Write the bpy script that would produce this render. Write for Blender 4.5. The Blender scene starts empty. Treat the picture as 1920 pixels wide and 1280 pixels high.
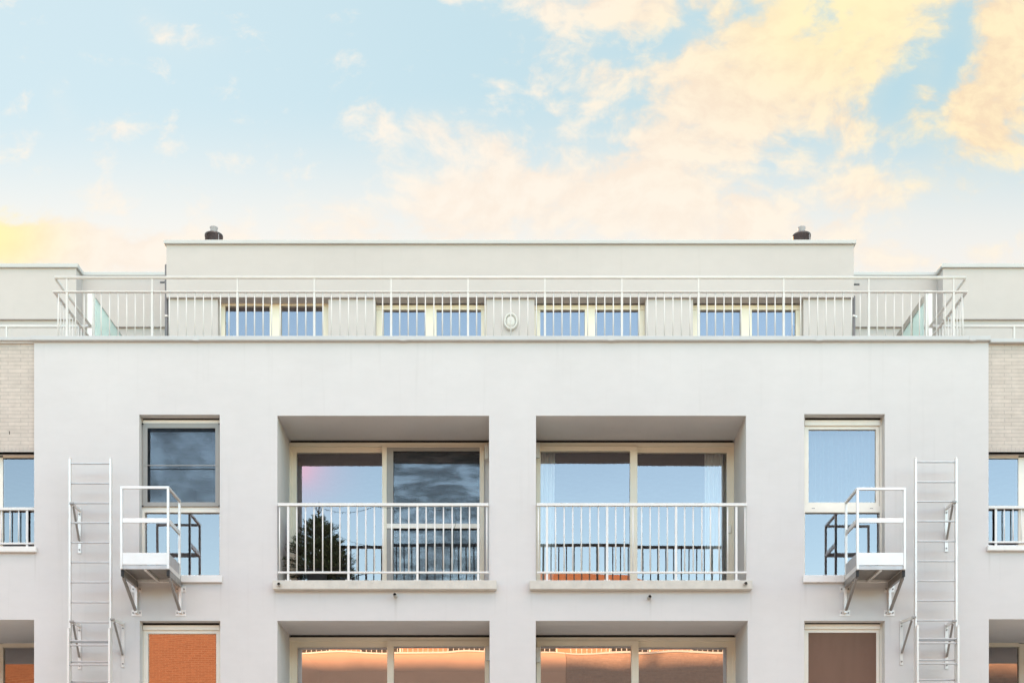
import bpy, math, random
from mathutils import Vector, Matrix
random.seed(7)
sc = bpy.context.scene
COL = sc.collection
R = math.radians
# ------------------------------------------------------------------ measures
CZ, D0, F = 1.65, 18.0, 2340.0          # eye height, metres from lens to facade, focal length in photo pixels
def X(px, d=0.0): return (px - 960.0) * (D0 + d) / F
def Z(py, d=0.0): return CZ + (1680.0 - py) * (D0 + d) / F
EXPO = 2.68
SUN_EL, SUN_AZ = 5.3, -20.0             # degrees; azimuth from +Y, negative = left
SKY_STRENGTH = 0.15
# ------------------------------------------------------------------ materials
class NT:
    def __init__(s, tree): s.t = tree
    def n(s, typ, **kw):
        o = s.t.nodes.new(typ)
        for k, v in kw.items(): setattr(o, k, v)
        return o
    def put(s, sock, v):
        if isinstance(v, bpy.types.NodeSocket): s.t.links.new(v, sock)
        else: sock.default_value = v
    def m(s, op, a, b=0.0, c=0.0, clamp=False):
        o = s.n('ShaderNodeMath', operation=op, use_clamp=clamp)
        for i, v in enumerate((a, b, c)): s.put(o.inputs[i], v)
        return o.outputs[0]
    def vm(s, op, a, b=(0, 0, 0)):
        o = s.n('ShaderNodeVectorMath', operation=op)
        s.put(o.inputs[0], a); s.put(o.inputs[1], b)
        return o.outputs[1] if op in ('LENGTH', 'DOT_PRODUCT', 'DISTANCE') else o.outputs[0]
    def comb(s, x, y, z):
        o = s.n('ShaderNodeCombineXYZ')
        for i, v in enumerate((x, y, z)): s.put(o.inputs[i], v)
        return o.outputs[0]
    def noise(s, vec, scale, detail=2.0, rough=0.5, dist=0.0):
        o = s.n('ShaderNodeTexNoise')
        s.put(o.inputs['Vector'], vec); s.put(o.inputs['Scale'], scale)
        s.put(o.inputs['Detail'], detail); s.put(o.inputs['Roughness'], rough); s.put(o.inputs['Distortion'], dist)
        return o.outputs[0]
    def mix(s, f, a, b, blend='MIX'):
        o = s.n('ShaderNodeMix', data_type='RGBA', blend_type=blend)
        s.put(o.inputs[0], f); s.put(o.inputs[6], a if isinstance(a, bpy.types.NodeSocket) else tuple(a) + (1,))
        s.put(o.inputs[7], b if isinstance(b, bpy.types.NodeSocket) else tuple(b) + (1,))
        return o.outputs[2]
    def sstep(s, v, lo, hi, a=0.0, b=1.0):
        o = s.n('ShaderNodeMapRange', interpolation_type='SMOOTHSTEP')
        for i, q in enumerate((v, lo, hi, a, b)): s.put(o.inputs[i], q)
        return o.outputs[0]
    def lin(s, v, lo, hi, a=0.0, b=1.0):
        o = s.n('ShaderNodeMapRange')
        for i, q in enumerate((v, lo, hi, a, b)): s.put(o.inputs[i], q)
        return o.outputs[0]
def new_mat(name):
    m = bpy.data.materials.new(name); m.use_nodes = True
    t = m.node_tree; b = t.nodes['Principled BSDF']
    return m, NT(t), b
def pmat(name, col, rough=0.5, metal=0.0, var=0.06, vscale=3.0, bump=0.0, bscale=80.0, spec=0.5, rvar=0.1):
    """principled with gentle procedural unevenness"""
    m, n, b = new_mat(name)
    geo = n.n('ShaderNodeNewGeometry'); pos = geo.outputs['Position']
    f = n.noise(pos, vscale, 4.0, 0.6)
    lo = [c * (1 - var) for c in col]; hi = [min(1, c * (1 + var)) for c in col]
    c = n.mix(n.lin(f, 0.3, 0.7), lo, hi)
    n.put(b.inputs['Base Color'], c)
    n.put(b.inputs['Roughness'], n.lin(n.noise(pos, vscale * 2.3, 3.0), 0.3, 0.7, max(0.02, rough - rvar), min(1, rough + rvar)))
    b.inputs['Metallic'].default_value = metal
    b.inputs['Specular IOR Level'].default_value = spec
    if bump > 0:
        bp = n.n('ShaderNodeBump'); bp.inputs['Strength'].default_value = bump; bp.inputs['Distance'].default_value = 0.01
        n.put(bp.inputs['Height'], n.noise(pos, bscale, 3.0, 0.6)); n.put(b.inputs['Normal'], bp.outputs[0])
    return m
def render_mat(name, col, streak=0.05, drips=()):
    """painted mineral render: trowel clouds, fine grain, faint rain streaks"""
    m, n, b = new_mat(name)
    pos = n.n('ShaderNodeNewGeometry').outputs['Position']
    sx = n.n('ShaderNodeSeparateXYZ'); n.put(sx.inputs[0], pos)
    big = n.noise(pos, 0.55, 5.0, 0.6)
    grain = n.noise(pos, 190.0, 2.0, 0.6)
    trow = n.noise(n.vm('MULTIPLY', pos, (2.2, 2.2, 5.0)), 1.6, 5.0, 0.62)
    st = n.noise(n.vm('MULTIPLY', pos, (9.0, 9.0, 0.35)), 1.0, 4.0, 0.6)
    v = n.m('ADD', n.lin(big, 0.3, 0.7, -0.035, 0.035), n.lin(grain, 0.3, 0.7, -0.022, 0.022))
    v = n.m('ADD', v, n.lin(trow, 0.3, 0.7, -0.016, 0.016))
    v = n.m('ADD', v, n.sstep(st, 0.56, 0.8, 0.0, -streak))
    v = n.m('ADD', v, 1.0)
    c = n.mix(1.0, col, n.comb(v, v, v), 'MULTIPLY')
    c = n.mix(n.sstep(st, 0.55, 0.85, 0.0, 0.10), c, (col[0] * 0.93, col[1] * 0.9, col[2] * 0.85))
    # dirt runs below spouts and sill ends: narrow, ragged, dying out downwards
    acc = None
    for dx, dz, wid, ln, amp in drips:
        wob = n.m('MULTIPLY', n.m('SUBTRACT', st, 0.5), 0.05)
        ax = n.m('ABSOLUTE', n.m('ADD', n.m('SUBTRACT', sx.outputs[0], dx), wob))
        dn = n.m('SUBTRACT', dz, sx.outputs[2])
        k = n.m('MULTIPLY', n.sstep(ax, 0.0, wid, amp, 0.0), n.m('MULTIPLY', n.lin(dn, 0.0, ln, 1.0, 0.0), n.sstep(dn, -0.005, 0.01)))
        acc = k if acc is None else n.m('MAXIMUM', acc, k)
    if acc is not None:
        c = n.mix(n.m('MULTIPLY', acc, n.lin(trow, 0.3, 0.7, 0.5, 1.2)), c, (col[0] * 0.52, col[1] * 0.48, col[2] * 0.42))
    n.put(b.inputs['Base Color'], c); b.inputs['Roughness'].default_value = 0.9
    b.inputs['Specular IOR Level'].default_value = 0.2
    bp = n.n('ShaderNodeBump'); bp.inputs['Strength'].default_value = 0.22; bp.inputs['Distance'].default_value = 0.006
    n.put(bp.inputs['Height'], n.m('ADD', n.m('MULTIPLY', grain, 0.6), n.m('MULTIPLY', trow, 1.2)))
    n.put(b.inputs['Normal'], bp.outputs[0])
    return m
def brick_mat(name, c1, c2, mortar, w=0.22, h=0.0545, ms=0.006, bump=0.5, offs=0.5):
    m, n, b = new_mat(name)
    pos = n.n('ShaderNodeNewGeometry').outputs['Position']
    s = n.n('ShaderNodeSeparateXYZ'); n.put(s.inputs[0], pos)
    vec = n.comb(n.m('ADD', s.outputs[0], s.outputs[1]), s.outputs[2], 0.0)
    br = n.n('ShaderNodeTexBrick'); n.put(br.inputs['Vector'], vec)
    br.offset = offs
    br.inputs['Scale'].default_value = 1.0
    br.inputs['Brick Width'].default_value = w; br.inputs['Row Height'].default_value = h
    br.inputs['Mortar Size'].default_value = ms; br.inputs['Mortar Smooth'].default_value = 0.2
    br.inputs['Bias'].default_value = 0.0
    br.inputs['Color1'].default_value = tuple(c1) + (1,); br.inputs['Color2'].default_value = tuple(c2) + (1,)
    br.inputs['Mortar'].default_value = tuple(mortar) + (1,)
    v = n.lin(n.noise(pos, 9.0, 5.0, 0.65), 0.3, 0.7, 0.9, 1.08)
    c = n.mix(1.0, br.outputs[0], n.comb(v, v, v), 'MULTIPLY')
    n.put(b.inputs['Base Color'], c); b.inputs['Roughness'].default_value = 0.9
    bp = n.n('ShaderNodeBump'); bp.inputs['Strength'].default_value = bump; bp.inputs['Distance'].default_value = 0.006
    n.put(bp.inputs['Height'], n.m('SUBTRACT', 1.0, br.outputs[1])); n.put(b.inputs['Normal'], bp.outputs[0])
    return m
def glass_mat(name, refl=0.26, tint=(0.8, 0.86, 0.84), wave=0.0, col=(1, 1, 1)):
    """coated insulating glass: mirror share rising with the angle, the rest looks through"""
    m = bpy.data.materials.new(name); m.use_nodes = True; n = NT(m.node_tree); n.t.nodes.clear()
    out = n.n('ShaderNodeOutputMaterial'); mx = n.n('ShaderNodeMixShader')
    tr = n.n('ShaderNodeBsdfTransparent'); tr.inputs[0].default_value = tuple(tint) + (1,)
    gl = n.n('ShaderNodeBsdfGlossy'); gl.inputs[0].default_value = tuple(col) + (1,); gl.inputs['Roughness'].default_value = 0.0
    lw = n.n('ShaderNodeFresnel'); lw.inputs[0].default_value = 1.5
    n.put(mx.inputs[0], n.m('ADD', n.m('MULTIPLY', lw.outputs[0], 0.8), refl - 0.03, clamp=True))
    pos = n.n('ShaderNodeNewGeometry').outputs['Position']
    bp = n.n('ShaderNodeBump'); bp.inputs['Strength'].default_value = 1.0; bp.inputs['Distance'].default_value = 1.0
    n.put(bp.inputs['Height'], n.m('MULTIPLY', n.noise(n.vm('MULTIPLY', pos, (1.0, 1.0, 1.6)), 0.9, 1.0), wave))
    n.put(gl.inputs['Normal'], bp.outputs[0])
    n.t.links.new(tr.outputs[0], mx.inputs[1]); n.t.links.new(gl.outputs[0], mx.inputs[2]); n.t.links.new(mx.outputs[0], out.inputs[0])
    return m
def clear_mat(name):
    m = bpy.data.materials.new(name); m.use_nodes = True; n = NT(m.node_tree); n.t.nodes.clear()
    out = n.n('ShaderNodeOutputMaterial'); tr = n.n('ShaderNodeBsdfTransparent'); n.t.links.new(tr.outputs[0], out.inputs[0]); return m
def mesh_screen_mat(name, col, lo, hi, sx=1.0, sz=3.0):
    """insect mesh: fine dark net, wavy reflection put into its opacity"""
    m = bpy.data.materials.new(name); m.use_nodes = True; n = NT(m.node_tree); n.t.nodes.clear()
    out = n.n('ShaderNodeOutputMaterial'); mx = n.n('ShaderNodeMixShader')
    tr = n.n('ShaderNodeBsdfTransparent'); df = n.n('ShaderNodeBsdfDiffuse'); df.inputs[0].default_value = tuple(col) + (1,)
    pos = n.n('ShaderNodeNewGeometry').outputs['Position']
    q = n.vm('MULTIPLY', pos, (sx, 1.0, sz))
    wave_noise = n.m('ADD', n.m('MULTIPLY', n.noise(q, 1.7, 2.0, 0.45, 0.6), 0.62), n.m('MULTIPLY', n.noise(n.vm('MULTIPLY', pos, (sx, 1.0, sz * 2.6)), 3.4, 3.0, 0.55, 0.5), 0.38))
    n.put(mx.inputs[0], n.sstep(wave_noise, 0.36, 0.64, hi, lo))
    n.t.links.new(tr.outputs[0], mx.inputs[1]); n.t.links.new(df.outputs[0], mx.inputs[2]); n.t.links.new(mx.outputs[0], out.inputs[0])
    return m
def curtain_mat(name, col, through=0.25):
    m = bpy.data.materials.new(name); m.use_nodes = True; n = NT(m.node_tree); n.t.nodes.clear()
    out = n.n('ShaderNodeOutputMaterial'); a = n.n('ShaderNodeMixShader'); b = n.n('ShaderNodeMixShader')
    df = n.n('ShaderNodeBsdfDiffuse'); tl = n.n('ShaderNodeBsdfTranslucent'); tr = n.n('ShaderNodeBsdfTransparent')
    pos = n.n('ShaderNodeNewGeometry').outputs['Position']
    v = n.lin(n.noise(n.vm('MULTIPLY', pos, (60, 60, 60)), 4.0, 2.0), 0.3, 0.7, 0.94, 1.04)
    c = n.mix(1.0, col, n.comb(v, v, v), 'MULTIPLY')
    n.put(df.inputs[0], c); n.put(tl.inputs[0], c)
    a.inputs[0].default_value = 0.18; b.inputs[0].default_value = through
    L = n.t.links.new
    L(df.outputs[0], a.inputs[1]); L(tl.outputs[0], a.inputs[2]); L(a.outputs[0], b.inputs[1]); L(tr.outputs[0], b.inputs[2]); L(b.outputs[0], out.inputs[0])
    return m
DRIPS = [(X(742), Z(1118), .035, .42, .34), (X(1219.5), Z(1121), .03, .36, .30), (X(515), Z(1104), .03, .5, .16), (X(928), Z(1104), .025, .4, .18), (X(996), Z(1104), .03, .45, .15),
         (X(1408), Z(1104), .03, .55, .20), (X(414), Z(1091), .025, .45, .22), (X(1510), Z(1091), .025, .4, .20), (X(65.5), Z(1034), .025, .5, .24), (X(1855), Z(1031), .025, .45, .22),
         (X(254), Z(1156), .03, .5, .10), (X(1669), Z(1156), .03, .45, .12), (X(149.5), Z(1043), .02, .5, .12), (X(1774.5), Z(1041), .02, .5, .12), (X(600), Z(1104), .05, .25, .10), (X(1180), Z(1104), .06, .3, .12)]
M = dict(
    render=render_mat('facade_render', (0.645, 0.621, 0.612), 0.06, DRIPS),
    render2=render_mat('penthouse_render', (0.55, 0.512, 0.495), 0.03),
    coping=pmat('coated_sheet_metal', (0.53, 0.525, 0.515), 0.38, 0.0, 0.04, 1.5),
    white=pmat('white_powder_coat', (0.755, 0.735, 0.71), 0.35, 0.0, 0.03, 5.0),
    offwhite=pmat('off_white_powder_coat', (0.70, 0.67, 0.635), 0.4, 0.0, 0.04, 5.0),
    cream=pmat('cream_window_frame', (0.82, 0.74, 0.60), 0.4, 0.0, 0.03, 4.0),
    cream2=pmat('pale_window_frame', (0.86, 0.80, 0.71), 0.4, 0.0, 0.03, 4.0),
    grey=pmat('grey_screen_frame', (0.33, 0.32, 0.30), 0.5, 0.0, 0.04, 4.0),
    alu=pmat('brushed_aluminium', (0.77, 0.735, 0.70), 0.38, 0.5, 0.035, 5.0, 0.0, 60.0, 0.5, 0.06),
    alur=pmat('rung_aluminium', (0.50, 0.485, 0.475), 0.4, 0.6, 0.05, 6.0),
    alud=pmat('weathered_aluminium', (0.30, 0.28, 0.265), 0.45, 0.6, 0.10, 6.0),
    black=pmat('black_plastic', (0.015, 0.014, 0.014), 0.6, 0.0, 0.1, 8.0),
    slot=pmat('dark_blind_slot', (0.022, 0.018, 0.015), 0.9, 0.0, 0.3, 60.0),
    sill=pmat('cast_concrete_sill', (0.60, 0.565, 0.51), 0.85, 0.0, 0.10, 6.0, 0.12, 120.0),
    alusill=pmat('white_sheet_sill', (0.77, 0.745, 0.72), 0.35, 0.0, 0.03, 4.0),
    room=pmat('unlit_room', (0.022, 0.020, 0.019), 0.9),
    roof=pmat('bitumen_roof', (0.10, 0.10, 0.10), 0.95, 0, 0.2, 2.0),
    paving=pmat('terrace_paving', (0.50, 0.46, 0.41), 0.9, 0, 0.15, 2.0),
    flue=pmat('dark_flue_steel', (0.10, 0.085, 0.085), 0.28, 0.8, 0.25, 6.0),
    fluecap=pmat('bare_flue_steel', (0.36, 0.35, 0.37), 0.5, 0.0, 0.1, 8.0),
    pipe=pmat('dark_zinc_pipe', (0.16, 0.16, 0.165), 0.5, 0.3, 0.1, 6.0),
    spout=pmat('spout_plastic', (0.42, 0.39, 0.35), 0.5, 0.0, 0.15, 12.0),
    lamp=pmat('opal_lamp', (0.60, 0.58, 0.54), 0.3, 0.0, 0.02, 5.0),
    needle=pmat('spruce_needle', (0.027, 0.046, 0.012), 0.55, 0.0, 0.45, 14.0),
    needle2=pmat('young_spruce_needle', (0.060, 0.092, 0.022), 0.55, 0.0, 0.4, 14.0),
    bark=pmat('spruce_bark', (0.055, 0.038, 0.025), 0.9, 0.0, 0.3, 30.0),
    pot=pmat('dark_plant_pot', (0.045, 0.045, 0.05), 0.55, 0.0, 0.15, 9.0),
    wire=pmat('light_string_wire', (0.012, 0.02, 0.012), 0.6),
    bulb=pmat('small_clear_bulb', (0.75, 0.78, 0.72), 0.08),
    tanbrick=brick_mat('tan_brick', (0.605, 0.53, 0.465), (0.56, 0.49, 0.43), (0.43, 0.38, 0.34), 0.29, 0.0545, 0.0042, 0.35, 0.37),
    solbrick=brick_mat('tan_soldier_brick', (0.58, 0.51, 0.45), (0.55, 0.48, 0.425), (0.46, 0.41, 0.365), 0.0545, 0.30, 0.0035, 0.3, 0.0),
    pink=pmat('shade_mauve_render', (0.62, 0.41, 0.315), 0.9, 0, 0.05, 1.2),  # shade on the middle of the row put into the wall colour
    orange=brick_mat('sunlit_orange_brick', (0.205, 0.092, 0.054), (0.17, 0.073, 0.043), (0.22, 0.13, 0.085), 0.22, 0.065, 0.010, 0.5),  # sun on the left end of the row painted into the brick
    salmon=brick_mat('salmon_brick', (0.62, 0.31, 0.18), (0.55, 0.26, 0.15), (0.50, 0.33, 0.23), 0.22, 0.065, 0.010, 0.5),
    brown=brick_mat('shade_brown_brick', (0.46, 0.32, 0.255), (0.41, 0.28, 0.22), (0.42, 0.31, 0.26), 0.22, 0.065, 0.010, 0.5),  # duller brick paints in the shaded right end of the row
    asphalt=pmat('asphalt', (0.055, 0.054, 0.052), 0.9, 0, 0.2, 3.0, 0.3, 120.0),
    slab=pmat('bounce_slabs', (0.60, 0.53, 0.43), 0.9, 0, 0.12, 2.0, 0.2, 60.0),
    soil=pmat('dry_grass_ground', (0.16, 0.15, 0.09), 0.95, 0, 0.3, 1.2, 0.3, 30.0),
    glass=glass_mat('coated_glass', 0.21, (0.92, 0.95, 0.93), 0.0012, (1.0, 0.93, 0.985)),
    glassb=glass_mat('coated_glass_bluer', 0.20, (0.88, 0.92, 0.93), 0.0006, (0.97, 0.92, 0.985)),
    glassm=glass_mat('dark_loggia_glass', 0.36, (0.5, 0.5, 0.5), 0.0022, (1.0, 0.95, 0.96)),
    glassl=glass_mat('mirror_boosted_glass', 0.58, (0.75, 0.76, 0.74), 0.0013, (1.0, 0.95, 0.96)),  # mirror share raised to brighten the lower-floor reflections
    glassp=glass_mat('penthouse_glass', 0.275, (0.88, 0.92, 0.93), 0.0006, (0.97, 0.92, 0.985)),
    glassw=glass_mat('rolled_glass', 0.21, (0.92, 0.95, 0.93), 0.0025, (0.97, 0.93, 1.0)),
    partition=curtain_mat('frosted_greenish_glass', (0.74, 0.90, 0.87), 0.35),
    clear=clear_mat('glass_inner_face'),
    screen=mesh_screen_mat('insect_mesh', (0.05, 0.06, 0.075), 0.16, 0.36, 1.0, 0.9),
    screen2=mesh_screen_mat('insect_mesh_refl_waves', (0.06, 0.07, 0.08), 0.14, 0.38, 1.2, 3.4),
    blind=mesh_screen_mat('woven_brown_blind', (0.235, 0.142, 0.105), 0.80, 0.86, 3.0, 0.4),
    curtain=curtain_mat('white_voile', (0.93, 0.95, 0.91), 0.03),
    curtainb=curtain_mat('full_voile', (0.24, 0.26, 0.27), 0.3),
    olive=curtain_mat('olive_curtain', (0.20, 0.26, 0.14), 0.1),
)
# ------------------------------------------------------------------ mesh helpers
class MB:
    def __init__(s): s.v = []; s.f = []; s.m = []; s.sm = []
    def face(s, pts, mi=0, smooth=False):
        i = len(s.v); s.v += [tuple(p) for p in pts]; s.f.append(tuple(range(i, i + len(pts)))); s.m.append(mi); s.sm.append(smooth)
    def box(s, x0, x1, y0, y1, z0, z1, mi=0, bev=0.0):
        if x0 > x1: x0, x1 = x1, x0
        if y0 > y1: y0, y1 = y1, y0
        if z0 > z1: z0, z1 = z1, z0
        i = len(s.v)
        if bev <= 0:
            s.v += [(x, y, z) for z in (z0, z1) for y in (y0, y1) for x in (x0, x1)]
            for q in ((0, 2, 3, 1), (4, 5, 7, 6), (0, 1, 5, 4), (2, 6, 7, 3), (0, 4, 6, 2), (1, 3, 7, 5)):
                s.f.append(tuple(i + k for k in q)); s.m.append(mi); s.sm.append(False)
            return
        import bmesh
        bm = bmesh.new(); bmesh.ops.create_cube(bm, size=1.0)
        for v in bm.verts: v.co = Vector(((x0 + x1) / 2 + v.co.x * (x1 - x0), (y0 + y1) / 2 + v.co.y * (y1 - y0), (z0 + z1) / 2 + v.co.z * (z1 - z0)))
        bmesh.ops.bevel(bm, geom=list(bm.edges), offset=bev, segments=2, affect='EDGES', profile=0.5)
        bm.verts.index_update()
        s.v += [tuple(v.co) for v in bm.verts]
        for f in bm.faces: s.f.append(tuple(i + v.index for v in f.verts)); s.m.append(mi); s.sm.append(False)
        bm.free()
    def tube(s, pts, r, n=10, mi=0, caps=True):
        """round bar along a polyline; r a number or one radius per point"""
        pts = [Vector(p) for p in pts]
        rr = r if isinstance(r, (list, tuple)) else [r] * len(pts)
        i0 = len(s.v); up = None
        for k, p in enumerate(pts):
            a = pts[max(k - 1, 0)]; b = pts[min(k + 1, len(pts) - 1)]
            t = (b - a).normalized()
            if up is None: up = t.orthogonal().normalized()
            up = (up - t * up.dot(t)).normalized(); w = t.cross(up)
            for j in range(n):
                an = 2 * math.pi * j / n
                s.v.append(tuple(p + (up * math.cos(an) + w * math.sin(an)) * rr[k]))
        for k in range(len(pts) - 1):
            for j in range(n):
                a = i0 + k * n + j; b = i0 + k * n + (j + 1) % n
                s.f.append((a, b, b + n, a + n)); s.m.append(mi); s.sm.append(True)
        if caps:
            s.f.append(tuple(i0 + j for j in reversed(range(n)))); s.m.append(mi); s.sm.append(False)
            e = i0 + (len(pts) - 1) * n
            s.f.append(tuple(e + j for j in range(n))); s.m.append(mi); s.sm.append(False)
    def beam(s, p0, p1, w, h, mi=0, side=Vector((1, 0, 0))):
        """rectangular bar from p0 to p1; w along `side`, h across"""
        p0, p1 = Vector(p0), Vector(p1); t = (p1 - p0).normalized()
        a = (side - t * side.dot(t)).normalized() * (w / 2); b = t.cross(a).normalized() * (h / 2)
        i = len(s.v)
        for p in (p0, p1): s.v += [tuple(p - a - b), tuple(p + a - b), tuple(p + a + b), tuple(p - a + b)]
        for q in ((3, 2, 1, 0), (4, 5, 6, 7), (0, 1, 5, 4), (1, 2, 6, 5), (2, 3, 7, 6), (3, 0, 4, 7)):
            s.f.append(tuple(i + k for k in q)); s.m.append(mi); s.sm.append(False)
    def lathe(s, cx, cy, prof, n=32, mi=0):
        i0 = len(s.v)
        for (r, z) in prof:
            for j in range(n):
                a = 2 * math.pi * j / n; s.v.append((cx + r * math.cos(a), cy + r * math.sin(a), z))
        for k in range(len(prof) - 1):
            for j in range(n):
                a = i0 + k * n + j; b = i0 + k * n + (j + 1) % n
                s.f.append((a, b, b + n, a + n)); s.m.append(mi); s.sm.append(True)
    def ring(s, x0, x1, y0, y1, z0, z1, l, r, t, b, mi=0):
        """frame of four butted bars"""
        s.box(x0, x0 + l, y0, y1, z0, z1, mi); s.box(x1 - r, x1, y0, y1, z0, z1, mi)
        if t > 0: s.box(x0 + l, x1 - r, y0, y1, z1 - t, z1, mi)
        if b > 0: s.box(x0 + l, x1 - r, y0, y1, z0, z0 + b, mi)
    def pb(s, px0, px1, py0, py1, d, t, mi=0, bev=0.0):
        """box whose front face sits d behind the facade plane, measured on the photograph"""
        s.box(X(px0, d), X(px1, d), d, d + t, Z(py1, d), Z(py0, d), mi, bev)
    def build(s, name, mats, parent=None, org=(0, 0, 0), fix=True):
        me = bpy.data.meshes.new(name)
        o = WL.get(parent, Vector((0, 0, 0))) + Vector(org)
        me.from_pydata([tuple(Vector(v) - o) for v in s.v], [], s.f)
        for m in (mats if isinstance(mats, (list, tuple)) else [mats]): me.materials.append(m)
        me.polygons.foreach_set('material_index', s.m); me.polygons.foreach_set('use_smooth', s.sm)
        me.update()
        ob = bpy.data.objects.new(name, me); COL.objects.link(ob)
        ob.location = org
        if parent: ob.parent = parent
        WL[ob] = o
        return ob
WL = {}
def tag(o, label=None, cat=None, group=None, kind=None):
    if label: o['label'] = label
    if cat: o['category'] = cat
    if group: o['group'] = group
    if kind: o['kind'] = kind
    return o
def thing(name, label, cat, loc=(0, 0, 0), group=None):
    o = bpy.data.objects.new(name, None); COL.objects.link(o); o.location = loc; o.empty_display_size = 0.2
    WL[o] = Vector(loc); return tag(o, label, cat, group)
def rep(o, d):
    c = o.copy(); COL.objects.link(c); c.parent = o.parent; c.location = o.location + Vector(d); WL[c] = WL[o] + Vector(d); return c
def rep_tree(o, d):
    c = rep(o, d)
    for k in list(o.children):
        e = k.copy(); COL.objects.link(e); e.parent = c
    return c
def pane(parent, px0, px1, py0, py1, d, mat='glass'):
    mb = MB(); x0, x1, z0, z1 = X(px0, d), X(px1, d), Z(py1, d), Z(py0, d)
    mb.box(x0, x1, d, d + 0.024, z0, z1, 1)
    mb.m[2] = 0                                        # the street face mirrors
    return mb.build('pane', [M[mat], M['clear']], parent)
# ------------------------------------------------------------------ camera, sun, sky
cam = bpy.data.cameras.new('camera'); co = bpy.data.objects.new('camera', cam); COL.objects.link(co)
cam.sensor_width = 36.0; cam.lens = 36.0 * F / 1920.0; cam.shift_y = (1680 - 640) / 1920.0
cam.clip_start = 0.1; cam.clip_end = 2000
co.location = (0, -D0, CZ); co.rotation_euler = (R(90), 0, 0); sc.camera = co
sl = bpy.data.lights.new('sun', 'SUN'); sl.energy = 2.1; sl.angle = R(1.2); sl.color = (0.95, 0.54, 0.27)
so = bpy.data.objects.new('sun', sl); COL.objects.link(so)
sd = Vector((math.sin(R(SUN_AZ)) * math.cos(R(SUN_EL)), math.cos(R(SUN_AZ)) * math.cos(R(SUN_EL)), math.sin(R(SUN_EL))))
so.rotation_euler = sd.to_track_quat('Z', 'Y').to_euler(); so.location = sd * 60
def sky_world():
    w = bpy.data.worlds.new('World'); sc.world = w; w.use_nodes = True
    try: w.cycles.sampling_method = 'MANUAL'; w.cycles.sample_map_resolution = 512
    except Exception: pass
    n = NT(w.node_tree); bg = n.t.nodes['Background']; bg.inputs[1].default_value = SKY_STRENGTH
    E = SKY_STRENGTH * 2 ** EXPO
    sky = n.n('ShaderNodeTexSky', sky_type='NISHITA', sun_disc=False)
    sky.sun_elevation = R(SUN_EL); sky.sun_rotation = R(SUN_AZ); sky.dust_density = 0.6; sky.ozone_density = 1.2; sky.air_density = 1.0
    g = n.n('ShaderNodeTexCoord').outputs['Generated']
    s = n.n('ShaderNodeSeparateXYZ'); n.put(s.inputs[0], g); x, y, z = s.outputs
    iy = n.m('DIVIDE', 1.0, n.m('MAXIMUM', n.m('ABSOLUTE', y), 0.12))
    u = n.m('MULTIPLY', x, iy); v = n.m('MULTIPLY', z, iy)
    front = n.sstep(y, 0.05, 0.35)
    P = n.comb(u, v, n.m('MULTIPLY', front, 3.0))
    def blob(px, py, ax, ay, rot=0.0, amp=1.0):
        cu, cv = (px - 960) / F, (1680 - py) / F
        d = n.vm('SUBTRACT', n.comb(u, v, 0.0), (cu, cv, 0.0))
        rn = n.n('ShaderNodeVectorRotate', rotation_type='Z_AXIS'); n.put(rn.inputs['Vector'], d); rn.inputs['Angle'].default_value = -R(rot)
        q = n.vm('MULTIPLY', rn.outputs[0], (F / ax, F / ay, 0))
        L = n.vm('LENGTH', q)
        return n.m('MULTIPLY', n.m('POWER', 2.71828, n.m('MULTIPLY', n.m('MULTIPLY', L, L), -1.0)), amp)
    def total(lst):
        t = 0.0
        for b in lst: t = n.m('ADD', blob(*b), t)
        return t
    cov = total([(1560, 40, 390, 150, 12, 0.76), (1190, -20, 230, 60, 0, 0.55), (1230, 290, 230, 100, 24, 0.52), (1420, 200, 260, 70, -22, 0.40),
                 (800, 400, 270, 62, 8, 0.72), (930, 330, 130, 60, 20, 0.35), (1330, 410, 330, 90, -4, 0.66), (1610, 350, 90, 48, -10, 0.62), (1860, 170, 75, 200, -26, 0.85),
                 (850, 235, 90, 38, -10, 0.42), (960, 265, 70, 30, 0, 0.35), (300, 60, 60, 26, -35, 0.50), (385, 75, 45, 20, -20, 0.22), (660, 60, 150, 70, 0, -0.30), (100, 60, 120, 50, 0, -0.2), (112, 190, 22, 40, 20, 0.44), (215, 245, 45, 16, 0, 0.34),
                 (100, 455, 330, 62, -6, 0.95), (215, 365, 50, 22, 0, 0.25), (1690, 150, 30, 90, -24, -0.40), (1785, 110, 20, 90, -16, -0.50), (1660, 110, 130, 150, 0, 0.18), (1640, 300, 150, 34, 10, -0.30), (1225, 85, 95, 34, 16, -0.45),
                 (1500, 270, 60, 26, -30, -0.25), (1450, 330, 40, 60, 20, -0.28), (1150, 130, 60, 30, 0, 0.22), (1750, 490, 300, 40, 0, 0.30), (450, 480, 300, 26, 0, 0.3)])
    warp = n.n('ShaderNodeTexNoise'); n.put(warp.inputs['Vector'], P); warp.inputs['Scale'].default_value = 9.0; warp.inputs['Detail'].default_value = 5.0
    Pw = n.vm('ADD', P, n.vm('MULTIPLY', n.vm('SUBTRACT', warp.outputs[1], (0.5, 0.5, 0.5)), (0.06, 0.05, 0.0)))
    f1 = n.noise(n.vm('MULTIPLY', Pw, (1.0, 1.35, 1.0)), 13.0, 7.0, 0.57)
    f2 = n.noise(n.vm('MULTIPLY', Pw, (1.0, 1.25, 1.0)), 34.0, 5.0, 0.62)
    f3 = n.noise(n.vm('ADD', n.vm('MULTIPLY', Pw, (1.0, 1.25, 1.0)), (0.007, -0.012, 0.0)), 34.0, 5.0, 0.62)
    f4 = n.noise(n.vm('ADD', n.vm('MULTIPLY', Pw, (1.0, 1.35, 1.0)), (0.012, -0.022, 0.0)), 13.0, 7.0, 0.57)
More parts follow.
